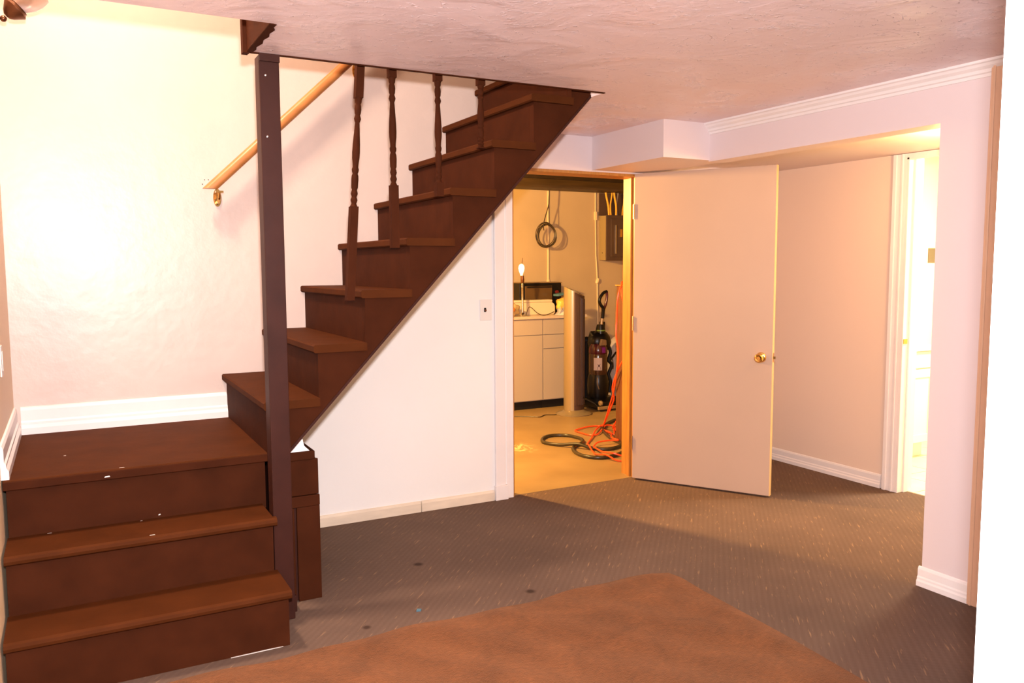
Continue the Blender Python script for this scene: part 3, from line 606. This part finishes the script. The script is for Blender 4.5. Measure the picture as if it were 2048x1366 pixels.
# toaster oven
tv = thing('toaster_oven', (4.28, 7.45, CT), 'black toaster oven with a glass door and red knob at the back of the counter', 'oven')
MB().box(4.035, 4.535, 7.32, 7.585, CT + 0.015, 1.255).build('body', 'black', tv, bevel=0.008)
MB().box(4.03, 4.54, 7.318, 7.585, 1.2555, 1.262).build('top', 'oven_top', tv)
MB().box(4.095, 4.415, 7.310, 7.319, 1.03, 1.225).build('glass_door', 'oven_glass', tv, bevel=0.002)
MB().tube([(4.11, 7.296, 1.215), (4.40, 7.296, 1.215)], 0.006, 8).build('door_handle', 'black', tv)
for z in (1.16, 1.07): MB().lathe([(0.020, 0), (0.018, 0.016), (0, 0.017)], (4.475, 7.319, z), 14, (0, -1, 0)).build('knob', 'red_knob' if z > 1.1 else 'black', tv)
for x in (4.06, 4.51):
    for y in (7.34, 7.56): MB().lathe([(0.012, 0), (0.012, 0.016), (0, 0.016)], (x, y, CT), 10).build('foot', 'black', tv)
# white bin with rounded corners
def rrect(x0, x1, z0, z1, r):
    out = []
    for cx, cz, a0 in ((x1 - r, z1 - r, 0), (x0 + 0.01, z1 - 0.01, 90), (x0 + 0.01, z0 + 0.01, 180), (x1 - r * .5, z0 + r * .5, 270)):
        rr = r if a0 == 0 else (r * .5 if a0 == 270 else 0.01)
        for k in range(6): a = math.radians(a0 + 18 * k); out.append((cx + rr * math.cos(a), cz + rr * math.sin(a)))
    return out
bn = thing('storage_bin', (4.1, 7.22, CT), 'cream plastic bin with rounded corners in front of the toaster oven', 'bin')
MB().prism(rrect(3.80, 4.385, CT, 1.062, 0.05), 'y', 7.20, 7.280).build('body', 'cream_plastic', bn, bevel=0.006)
MB().box(3.79, 4.35, 7.195, 7.284, 1.063, 1.088).build('lid', 'cream_plastic', bn, bevel=0.006)
# clear bag, paper, yellow bag, card
def blob(c, r, seed, sub=3, amp=0.3, freq=9):
    rnd = random.Random(seed); bm = bmesh.new(); bmesh.ops.create_icosphere(bm, subdivisions=sub, radius=1)
    ph = [rnd.uniform(0, 6) for _ in range(6)]
    vs = []
    for v in bm.verts:
        p = v.co; k = 1 + amp * (abs(math.sin(p.x * freq * .5 + ph[0]) * math.sin(p.y * freq * .6 + ph[1])) - 0.5 + 0.5 * math.sin(p.z * freq * .7 + ph[2] + p.x * 3))
        vs.append((c[0] + p.x * r[0] * k, c[1] + p.y * r[1] * k, max(c[2] + p.z * r[2] * k, CT + 0.0005)))
    fs = [tuple(v.index for v in f.verts) for f in bm.faces]; bm.free(); return vs, fs
pb = thing('plastic_bag', (3.84, 7.10, CT), 'hazy plastic bag with an orange thing in it beside the lamp', 'bag')
MB().add(*blob((3.835, 7.09, 1.00), (0.070, 0.045, 0.060), 3, amp=0.2), True).build('bag', 'clear_bag', pb)
MB().add(*blob((3.800, 7.04, 1.005), (0.028, 0.02, 0.028), 5, amp=0.1), True).build('orange_item', 'orange_item', pb)
tag(MB().add(*blob((4.470, 7.20, 1.035), (0.070, 0.05, 0.072), 8, amp=0.2), True).build('yellow_bag', 'yellow_bag'), 'crumpled yellow and orange bag behind the tower fan', 'bag')
# crumpled paper: folded sheets
pp = MB(); rnd = random.Random(11)
for k in range(9):
    c = Vector((4.36 + rnd.uniform(-.02, .10), 7.065 + rnd.uniform(-.02, .02), CT)); a = rnd.uniform(-.6, .6); hh = rnd.uniform(.05, .10); ww = rnd.uniform(.02, .05)
    b0 = c + Vector((-ww, 0, 0)); b1 = c + Vector((ww, rnd.uniform(-.02, .02), 0)); t1 = c + Vector((a * .06 + ww * .3, 0.02, hh)); t2 = c + Vector((a * .06 - ww * .6, -0.01, hh * .8)); bk = c + Vector((0, .035, hh * .3))
    pp.add([b0, b1, t1, t2, bk], [(0, 1, 2, 3), (0, 3, 4), (1, 4, 2), (2, 4, 3), (0, 4, 1)])
tag(pp.build('crumpled_paper', 'paper'), 'crumpled white paper on the counter beside the tower fan', 'paper')
tag(MB().prism([(4.392, 1.120), (4.50, 1.136), (4.50, 1.158), (4.392, 1.142)], 'y', 7.15, 7.25).build('blue_packet', 'blue_card', bevel=0.003), 'flat blue packet lying on the yellow bag', 'packet')

# ------------------------------------------------------------------ tower fan
fn = thing('tower_fan', (4.24, 6.62, 0), 'tall champagne tower fan with a slanted top on a round base', 'fan')
fx, fy = 4.243, 6.62
MB().lathe([(0.178, 0.003), (0.180, 0.012), (0.165, 0.022), (0.12, 0.034), (0.10, 0.048), (0, 0.048)], (fx, fy, 0), 36, sy=0.9).build('base', 'silver', fn)
def slanted(rx, ry, z0, f, n=40, a0=0, a1=360, inset=0.0):
    vs = []; m = MB(); full = (a1 - a0) >= 360; k = n if full else n + 1
    for lev in (0, 1):
        for i in range(k):
            a = math.radians(a0 + (a1 - a0) * i / n); x = rx * math.cos(a); y = ry * math.sin(a)
            vs.append((fx + x, fy + y, z0 if lev == 0 else f(x, y)))
    fs = [(i, (i + 1) % k, (i + 1) % k + k, i + k) for i in range(k if full else k - 1)]
    if full: fs += [tuple(range(k - 1, -1, -1)), tuple(range(k, 2 * k))]
    m.add(vs, fs, True); return m
top = lambda x, y: 1.190 - 0.40 * x + 0.26 * y
slanted(0.104, 0.085, 0.046, top).build('body', 'silver', fn)
sh = lambda x, y: top(x, y) - 0.004
slanted(0.1052, 0.0862, 0.052, sh, 24, -116, 36).build('grille_back', 'grille', fn)
g = MB()
for i in range(16):          # vertical louvre blades over the outlet side
    a = math.radians(-106 + i * 8.6); x = 0.106 * math.cos(a); y = 0.087 * math.sin(a)
    tx, ty = -math.sin(a) * 0.0075, math.cos(a) * 0.0075
    ox, oy = math.cos(a) * 0.003, math.sin(a) * 0.003
    zt = top(x, y) - 0.03
    P4 = [(fx + x - tx, fy + y - ty), (fx + x + tx, fy + y + ty), (fx + x + tx * .7 + ox, fy + y + ty * .7 + oy), (fx + x - tx * .7 + ox, fy + y - ty * .7 + oy)]
    g.add([(p[0], p[1], z) for z in (0.10, zt) for p in P4], [(0, 3, 2, 1), (4, 5, 6, 7), (0, 1, 5, 4), (1, 2, 6, 5), (2, 3, 7, 6), (3, 0, 4, 7)])
gr = g.build('grille', 'grille', fn); gr['label'] = 'dark bronze louvred grille'
r1 = MB(); 
for s_, hgt, mm in ((0.62, 0.002, 'grille'), (0.40, 0.005, 'silver')):
    vs = []; k = 28
    for h2 in (-0.01, hgt):
        for i in range(k):
            a = 2 * math.pi * i / k; x = 0.018 + 0.104 * s_ * math.cos(a); y = 0.085 * s_ * math.sin(a); vs.append((fx + x, fy + y, top(x, y) + h2))
    MB().add(vs, [tuple(range(k - 1, -1, -1)), tuple(range(k, 2 * k))] + [(i, (i + 1) % k, (i + 1) % k + k, i + k) for i in range(k)], True).build('control_ring' if s_ > .5 else 'control_button', mm, fn)
MB().lathe([(0.012, 0), (0.010, 0.006), (0, 0.006)], (fx + 0.065, fy - 0.069, 0.165), 14, (0.45, -1, 0)).build('badge', 'black', fn)
MB().tube(smooth_path([(4.085, 6.66, 0.008), (4.046, 6.66, 0.007), (3.963, 6.694, 0.007), (3.868, 6.628, 0.007), (3.799, 6.69, 0.007), (3.638, 6.80, 0.007), (3.45, 6.86, 0.007)], 5), 0.0045, 6).build('cord', 'cable', fn)

# ------------------------------------------------------------------ upright vacuum
vc = thing('upright_vacuum', (4.47 * 1.045, 6.52 * 1.045, 0), 'black upright vacuum cleaner with a purple cap and looped handle beside the tower fan', 'vacuum')
vx, vy = 4.475, 6.55
MB().prism([(6.30, 0.025), (6.62, 0.025), (6.62, 0.10), (6.50, 0.105), (6.36, 0.085), (6.30, 0.055)], 'x', 4.31, 4.625).build('head', 'black', vc, bevel=0.012)
MB().box(4.305, 4.60, 6.288, 6.31, 0.022, 0.055).build('bumper', 'tan_plastic', vc, bevel=0.006)
MB().lathe([(0.022, -0.012), (0.026, -0.008), (0.026, 0.008), (0.022, 0.012)], (4.345, 6.315, 0.085), 14, (1, 0, 0)).build('belt_cover', 'tan_plastic', vc)
for x in (4.318, 4.612): MB().lathe([(0.0, -0.012), (0.045, -0.012), (0.05, -0.006), (0.05, 0.006), (0.045, 0.012), (0, 0.012)], (x, 6.64, 0.052), 18, (1, 0, 0)).build('wheel', 'black_matte', vc)
MB().lathe([(0.085, 0.09), (0.10, 0.14), (0.105, 0.22), (0.100, 0.30), (0.088, 0.338), (0, 0.338)], (vx, vy, 0), 28).build('motor_housing', 'black', vc)
MB().tube(smooth_path([(vx - 0.062, vy - 0.085, 0.315), (vx - 0.068, vy - 0.088, 0.26), (vx - 0.055, vy - 0.098, 0.20)], 4), 0.005, 6).build('trim_strip', 'tan_plastic', vc)
MB().lathe([(0.084, 0.338), (0.088, 0.37), (0.088, 0.53), (0.084, 0.545), (0, 0.545)], (vx, vy, 0), 28).build('dust_cup', 'dust_cup', vc)
vs = []; k = 8
for z in (0.385, 0.512):
    for i in range(k + 1):
        a = math.radians(-152 + i * 6.6); vs.append((vx + 0.0895 * math.cos(a), vy + 0.0895 * math.sin(a), z))
lb = MB().add(vs, [(i, i + 1, i + k + 2, i + k + 1) for i in range(k)], True).build('label_sticker', 'label', vc); lb['label'] = 'pale printed label'
vs = []
for z, w_ in ((0.392, 12), (0.415, 10), (0.425, 5), (0.440, 5), (0.446, 9), (0.450, 9)):
    for a in (-119 - w_, -119 + w_):
        a = math.radians(a); vs.append((vx + 0.0900 * math.cos(a), vy + 0.0900 * math.sin(a), z))
MB().add(vs, [(2 * i, 2 * i + 1, 2 * i + 3, 2 * i + 2) for i in range(5)]).build('label_print', 'label_mark', lb)
MB().lathe([(0.086, 0.545), (0.090, 0.56), (0.088, 0.60), (0.070, 0.645), (0, 0.66)], (vx, vy, 0), 28).build('cup_lid', 'maroon', vc)
MB().prism([(vx - 0.016, 0.56), (vx + 0.020, 0.56), (vx + 0.018, 0.618), (vx - 0.014, 0.618)], 'y', vy - 0.098, vy - 0.07).build('cup_latch', 'purple', vc, bevel=0.004)
MB().prism([(vx - 0.035, 0.632), (vx + 0.045, 0.632), (vx + 0.04, 0.69), (vx - 0.015, 0.70)], 'y', vy - 0.085, vy - 0.055).build('filter_badge', 'tan_plastic', vc, bevel=0.008)
MB().prism([(6.575, 0.10), (6.65, 0.10), (6.66, 0.70), (6.62, 0.78), (6.57, 0.74)], 'x', vx - 0.055, vx + 0.115).build('spine', 'black', vc, bevel=0.02)
MB().lathe([(0.0, -0.125), (0.06, -0.11), (0.105, -0.06), (0.122, 0.0), (0.110, 0.055), (0.075, 0.10), (0.035, 0.118), (0, 0.12)], (vx + 0.048, vy + 0.05, 0.655), 24, sy=0.8).build('hose_cover', 'black', vc)
MB().lathe([(0.050, 0), (0.045, 0.05), (0.035, 0.09), (0.022, 0.095), (0, 0.095)], (4.522, 6.58, 0.745), 18).build('neck', 'black', vc)
MB().lathe([(0.0475, 0), (0.046, 0.012), (0.0445, 0.012), (0.0455, 0)], (4.522, 6.578, 0.772), 18).build('neck_band', 'green', vc)
MB().box(4.532, 4.565, 6.56, 6.62, 0.78, 0.865).build('hose_clip', 'black', vc, bevel=0.008)
MB().tube([(4.524, 6.57, 0.82), (4.530, 6.56, 0.93)], 0.0145, 12).build('tube', 'steel', vc)
hd = MB().tube(smooth_path([(4.530, 6.56, 0.90), (4.533, 6.555, 0.955), (4.530, 6.55, 1.0), (4.505, 6.55, 1.035), (4.486, 6.55, 1.075), (4.500, 6.55, 1.118), (4.535, 6.55, 1.158), (4.572, 6.55, 1.172)], 5), [0.017] * 10 + [0.015] * 26, 10).build('handle', 'black', vc)
MB().tube(smooth_path([(4.572, 6.55, 1.172), (4.574, 6.55, 1.12), (4.566, 6.55, 1.065), (4.552, 6.55, 1.02), (4.534, 6.55, 0.985)], 5), 0.013, 10).build('grip', 'maroon', hd)
MB().tube(smooth_path([(4.60, 6.56, 0.62), (4.625, 6.56, 0.55), (4.60, 6.55, 0.47), (4.635, 6.55, 0.42), (4.60, 6.55, 0.33), (4.615, 6.54, 0.25), (4.60, 6.54, 0.14)], 6), 0.017, 10).build('hose', 'black_matte', vc)
MB().tube(smooth_path([(4.60, 6.56, 0.45), (4.66, 6.57, 0.50), (4.72, 6.60, 0.54)], 4), 0.010, 8).build('cord_hook', 'black', vc)
MB().tube(smooth_path([(4.62, 6.56, 0.42), (4.66, 6.56, 0.38), (4.655, 6.56, 0.46), (4.63, 6.56, 0.50)], 4), 0.004, 6).build('cord', 'cable', vc)
for o in [c for c in vc.children_recursive]:
    for v in o.data.vertices: v.co.x *= 1.045; v.co.y *= 1.045
bk = thing('black_case', (4.78, 7.25, 0), 'slim black case standing behind the vacuum', 'case')
MB().box(4.745, 4.83, 7.18, 7.30, 0.003, 0.640).build('body', 'black_matte', bk, bevel=0.01)
MB().lathe([(0, 0), (0.055, 0.0), (0.055, 0.02), (0.03, 0.045), (0, 0.05)], (4.80, 7.24, 0.635), 14, sy=0.8).build('cap', 'black_matte', bk)
tk = thing('water_tank', (5.17, 7.15, 0), 'white rounded tank standing behind the vacuum', 'tank')
MB().lathe([(0.12, 0.05), (0.125, 0.06), (0.125, 0.56), (0.105, 0.63), (0.06, 0.67), (0.02, 0.682), (0, 0.683)], (5.155, 7.15, 0), 28).build('shell', 'tank', tk)
MB().lathe([(0.09, 0.003), (0.095, 0.05), (0, 0.05)], (5.155, 7.15, 0), 24).build('foot_ring', 'black_matte', tk)
MB().tube(smooth_path([(5.05, 7.06, 0.20), (5.02, 7.03, 0.24), (5.08, 7.0, 0.30)], 4), 0.008, 8).build('drain_pipe', 'bronze', tk)

# ------------------------------------------------------------------ cords, hose, board
bd = thing('wood_board', (3.89, 5.33, 0), 'narrow dark stained board standing behind the doorway jamb', 'board')
MB().box(3.864, 3.90, 5.275, 5.40, 0.003, 1.268).build('board', 'dark_wood', bd, bevel=0.003)
MB().box(3.858, 3.93, 5.27, 5.41, 1.2685, 1.277).build('ledge', 'pine', bd)
ec = thing('extension_cord', (3.85, 5.5, 0), 'bright orange extension cord hanging from the board and heaped on the tan floor', 'cord')
def zl(p, lift=0.0): return [(a, b, c + lift) for a, b, c in p]
hang = [(3.965, 5.33, 1.20), (3.948, 5.325, 1.292), (3.89, 5.31, 1.298), (3.825, 5.28, 1.272), (3.790, 5.28, 1.181), (3.794, 5.3, 1.002), (3.79, 5.3, 0.884), (3.81, 5.3, 0.763), (3.821, 5.32, 0.641), (3.845, 5.4, 0.427), (3.903, 5.55, 0.256), (3.943, 5.65, 0.152), (3.99, 5.76, 0.060),
        (4.10, 5.95, 0.014), (3.997, 5.988, 0.012), (3.859, 5.937, 0.012), (3.793, 5.9, 0.012), (3.784, 5.806, 0.012), (3.8, 5.677, 0.012), (3.866, 5.663, 0.014), (4.012, 5.8, 0.020), (4.127, 5.913, 0.022), (4.19, 5.903, 0.014), (4.073, 5.715, 0.020), (3.971, 5.58, 0.020), (3.975, 5.673, 0.024), (3.986, 5.74, 0.024), (3.953, 5.59, 0.030), (3.838, 5.42, 0.034), (3.828, 5.313, 0.036)]
MB().tube(smooth_path(hang, 5), 0.0065, 7).build('strand', 'orange_cord', ec)
MB().tube(smooth_path([(3.828, 5.313, 0.036), (3.81, 5.30, 0.036), (3.765, 5.337, 0.034), (3.65, 5.338, 0.030), (3.568, 5.281, 0.014), (3.509, 5.173, 0.034), (3.482, 5.033, 0.034), (3.51, 4.942, 0.038), (3.591, 4.897, 0.014), (3.72, 4.86, 0.012)], 5), 0.0065, 7).build('strand', 'orange_cord', ec)
MB().tube(smooth_path([(3.91, 5.345, 1.294), (3.85, 5.31, 1.298), (3.832, 5.285, 1.20), (3.842, 5.245, 1.08), (3.90, 5.235, 0.99), (3.93, 5.24, 0.90), (3.91, 5.24, 0.794), (3.842, 5.25, 0.709), (3.838, 5.34, 0.595), (3.852, 5.43, 0.45), (3.896, 5.47, 0.345), (3.948, 5.6, 0.224), (3.983, 5.7, 0.136), (4.06, 5.86, 0.03), (4.136, 5.988, 0.012), (3.938, 5.792, 0.024), (3.732, 5.554, 0.014), (3.587, 5.395, 0.014), (3.498, 5.239, 0.040), (3.443, 5.075, 0.014), (3.431, 4.914, 0.040), (3.468, 4.821, 0.012), (3.56, 4.77, 0.012), (3.68, 4.77, 0.012)], 5), 0.0065, 7).build('strand', 'orange_cord', ec)
MB().tube(smooth_path([(4.05, 5.6, 0.321), (4.06, 5.62, 0.232), (4.082, 5.65, 0.161), (4.087, 5.7, 0.1), (4.097, 5.75, 0.056), (4.116, 5.791, 0.02), (4.217, 5.888, 0.012), (4.212, 5.813, 0.018), (4.129, 5.683, 0.018), (4.028, 5.595, 0.028), (4.105, 5.746, 0.028), (4.072, 5.642, 0.036), (4.03, 5.547, 0.02), (3.948, 5.454, 0.034), (3.99, 5.40, 0.02), (4.05, 5.50, 0.02), (4.06, 5.58, 0.14), (4.05, 5.60, 0.30)], 5), 0.0065, 7).build('strand', 'orange_cord', ec)
hs = [(4.416, 6.135, 0.016), (4.289, 6.067, 0.016), (4.147, 5.957, 0.016), (4.029, 5.817, 0.016), (3.929, 5.629, 0.016), (3.852, 5.419, 0.016), (3.839, 5.317, 0.016), (3.801, 5.231, 0.016), (3.721, 5.173, 0.016), (3.612, 5.154, 0.016), (3.521, 5.225, 0.018), (3.449, 5.327, 0.040), (3.368, 5.457, 0.018), (3.309, 5.575, 0.016), (3.329, 5.672, 0.016), (3.42, 5.778, 0.016), (3.522, 5.802, 0.016), (3.615, 5.737, 0.016), (3.643, 5.606, 0.016), (3.608, 5.492, 0.016), (3.525, 5.409, 0.016), (3.451, 5.367, 0.014), (3.39, 5.3, 0.016), (3.338, 5.191, 0.016), (3.324, 5.065, 0.016), (3.369, 4.966, 0.016), (3.458, 4.934, 0.016), (3.606, 4.981, 0.016), (3.709, 5.059, 0.016), (3.80, 5.12, 0.016), (3.92, 5.14, 0.016)]
tag(MB().tube(smooth_path(hs, 5), 0.0135, 10).build('floor_hose', 'hose'), 'dark olive hose lying in two loops on the utility room floor', 'hose')

# ------------------------------------------------------------------ utility wall fittings
dc = thing('ceiling_duct', (4.3, 7.4, 2.24), 'dark brown boxed duct running across the utility room below the joists', 'duct')
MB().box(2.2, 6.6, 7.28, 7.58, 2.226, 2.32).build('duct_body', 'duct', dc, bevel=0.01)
for x in (2.4, 3.3, 4.6, 5.5): MB().box(x, x + 0.03, 7.30, 7.56, 2.32, 2.60).build('strap', 'steel', dc)
MB().box(2.2, 6.6, 7.22, 7.28, 2.31, 2.42).build('upper_flange', 'util_dark', dc)
rc = tag(MB().box(4.528, 4.546, 7.588, 7.5995, 1.265, 2.226).prism([(4.518, 1.25), (4.556, 1.25), (4.546, 1.29), (4.528, 1.29)], 'y', 7.585, 7.5995).build('wall_raceway', 'raceway', bevel=0.002), 'thin cream wire raceway on the tan wall above the toaster oven', 'raceway')
rb = thing('wall_conduit', (5.16, 7.59, 0.75), 'thin cream conduit with a junction running down beside the electrical panel', 'conduit')
MB().tube([(5.138, 7.590, 2.226), (5.140, 7.590, 1.95), (5.148, 7.590, 1.53)], 0.007, 8).build('pipe', 'raceway', rb)
MB().tube(smooth_path([(5.150, 7.590, 1.53), (5.168, 7.590, 1.28), (5.172, 7.590, 1.0), (5.178, 7.590, 0.75)], 4), 0.008, 8).build('pipe', 'raceway', rb)
MB().lathe([(0.014, -0.03), (0.02, -0.012), (0.02, 0.012), (0.014, 0.03)], (5.169, 7.588, 1.26), 12, (0.4, 0, 1)).build('junction', 'raceway', rb)
MB().box(5.128, 5.150, 7.572, 7.5995, 1.93, 2.02).build('clip', 'raceway', rb)
ep = thing('electrical_panel', (5.36, 7.5, 1.5), 'dark electrical panel with a metal latch on the utility wall', 'panel')
MB().box(5.195, 5.60, 7.465, 7.5995, 1.49, 1.975).build('box', 'panel_side', ep, bevel=0.004)
MB().box(5.190, 5.605, 7.448, 7.4645, 1.485, 1.98).build('cover', 'panel', ep, bevel=0.004)
dd = MB().box(5.245, 5.56, 7.438, 7.4475, 1.525, 1.94).build('door', 'panel', ep, bevel=0.004)
MB().box(5.30, 5.312, 7.430, 7.4375, 1.56, 1.87).build('hinge_strip', 'steel', dd)
MB().box(5.36, 5.39, 7.426, 7.4375, 1.74, 1.83).build('latch', 'brass', dd, bevel=0.003)
MB().lathe([(0.006, 0), (0.006, 0.002), (0, 0.003)], (5.194, 7.53, 1.57), 8, (-1, 0, 0)).build('screw', 'black', ep)
def wire(pts, m, r=0.008):
    o = tag(MB().tube(smooth_path(pts, 5), r, 7).build('panel_wire', m), '', 'wire'); return o
wy = 7.52
wire([(5.215, wy, 2.30), (5.232, wy, 2.20), (5.262, wy, 2.08), (5.272, wy, 1.976)], 'yellow_wire', 0.011)['label'] = 'yellow wire leaning right into the top of the panel, leftmost of its bunch'
wire([(5.315, wy, 2.30), (5.308, wy, 2.20), (5.29, wy, 2.08), (5.285, wy - .02, 1.976)], 'yellow_wire', 0.008)['label'] = 'thin yellow wire leaning left into the panel beside the leftmost one'
wire([(5.318, wy - .02, 2.30), (5.328, wy - .02, 2.20), (5.352, wy - .02, 2.08), (5.352, wy - .02, 1.976)], 'yellow_wire', 0.011)['label'] = 'yellow wire entering the middle of the panel top'
wire([(5.40, wy, 2.30), (5.388, wy, 2.20), (5.37, wy, 2.08), (5.385, wy, 1.976)], 'grey_wire', 0.008)['label'] = 'grey wire among the yellow wires over the panel'
wire([(5.48, wy, 2.28), (5.47, wy, 2.12), (5.455, wy, 2.04), (5.45, wy, 1.976)], 'yellow_wire', 0.008)['label'] = 'yellow wire at the far end of the panel top beside the jamb'
bw = tag(MB().box(5.19, 5.62, 7.585, 7.5995, 1.98, 2.225).build('backing_board', 'panel'), 'dark backing board behind the wires above the electrical panel', 'board')
cc = thing('hanging_cable', (4.45, 7.47, 1.75), 'coil of dark cable hanging from the duct on the tan wall', 'cable')
MB().tube(smooth_path([(4.474, 7.46, 2.226), (4.470, 7.46, 2.118), (4.460, 7.46, 2.056), (4.425, 7.46, 1.95), (4.400, 7.46, 1.86), (4.405, 7.46, 1.80)], 5), 0.0055, 7).build('tail', 'cable', cc)
MB().tube(smooth_path([(4.478, 7.465, 2.226), (4.468, 7.465, 2.10), (4.470, 7.465, 1.98), (4.474, 7.465, 1.86)], 5), 0.004, 7).build('tail', 'cable', cc)
for i, (dx, dz, r, rr) in enumerate(((0, 0, .112, .0055), (-.008, .004, .119, .0045), (.004, -.004, .105, .0055), (-.014, .012, .116, .004), (.0, -.010, .111, .0055))):
    ring = [(4.446 + dx + r * math.cos(a) * (1 - .06 * math.sin(a)), 7.47 - 0.012 + 0.012 * i * .6 + 0.01 * math.sin(a + i), 1.752 + dz + r * 1.06 * math.sin(a)) for a in [2 * math.pi * k / 28 for k in range(28)]]
    MB().tube(ring, rr, 7, closed=True).build('coil_turn', 'cable', cc)

# ------------------------------------------------------------------ bathroom
vn = thing('bathroom_vanity', (5.2, 4.05, 0), 'white bathroom vanity with a panelled door and drawer seen through the doorway', 'vanity')
MB().box(4.72, 5.60, 3.83, 4.335, 0.115, 0.80).build('body', 'vanity', vn, bevel=0.003)
MB().box(4.72, 5.585, 3.885, 4.335, 0.002, 0.115).build('toe_kick', 'vanity', vn)
MB().box(4.70, 5.62, 3.79, 4.335, 0.80, 0.835).build('vanity_top', 'vanity', vn, bevel=0.006)
for x0, x1 in ((4.73, 5.155), (5.165, 5.59)):
    MB().box(x0, x1, 3.81, 3.83, 0.675, 0.795).build('drawer', 'vanity', vn, bevel=0.004)
    dd = MB().box(x0, x1, 3.812, 3.83, 0.125, 0.665).build('door', 'vanity', vn, bevel=0.004)
    f = MB()
    f.box(x0, x0 + 0.055, 3.804, 3.812, 0.125, 0.665).box(x1 - 0.055, x1, 3.804, 3.812, 0.125, 0.665).box(x0 + 0.055, x1 - 0.055, 3.804, 3.812, 0.125, 0.185).box(x0 + 0.055, x1 - 0.055, 3.804, 3.812, 0.605, 0.665)
    f.build('door_frame', 'vanity', dd, bevel=0.003)
tp = thing('wall_plate', (6.27, 4.33, 1.5), 'small tan plate on the bright bathroom wall', 'plate')
MB().box(6.22, 6.32, 4.332, 4.3395, 1.44, 1.56).build('plate', 'tan_plate', tp, bevel=0.002)

bpy.context.view_layer.update()
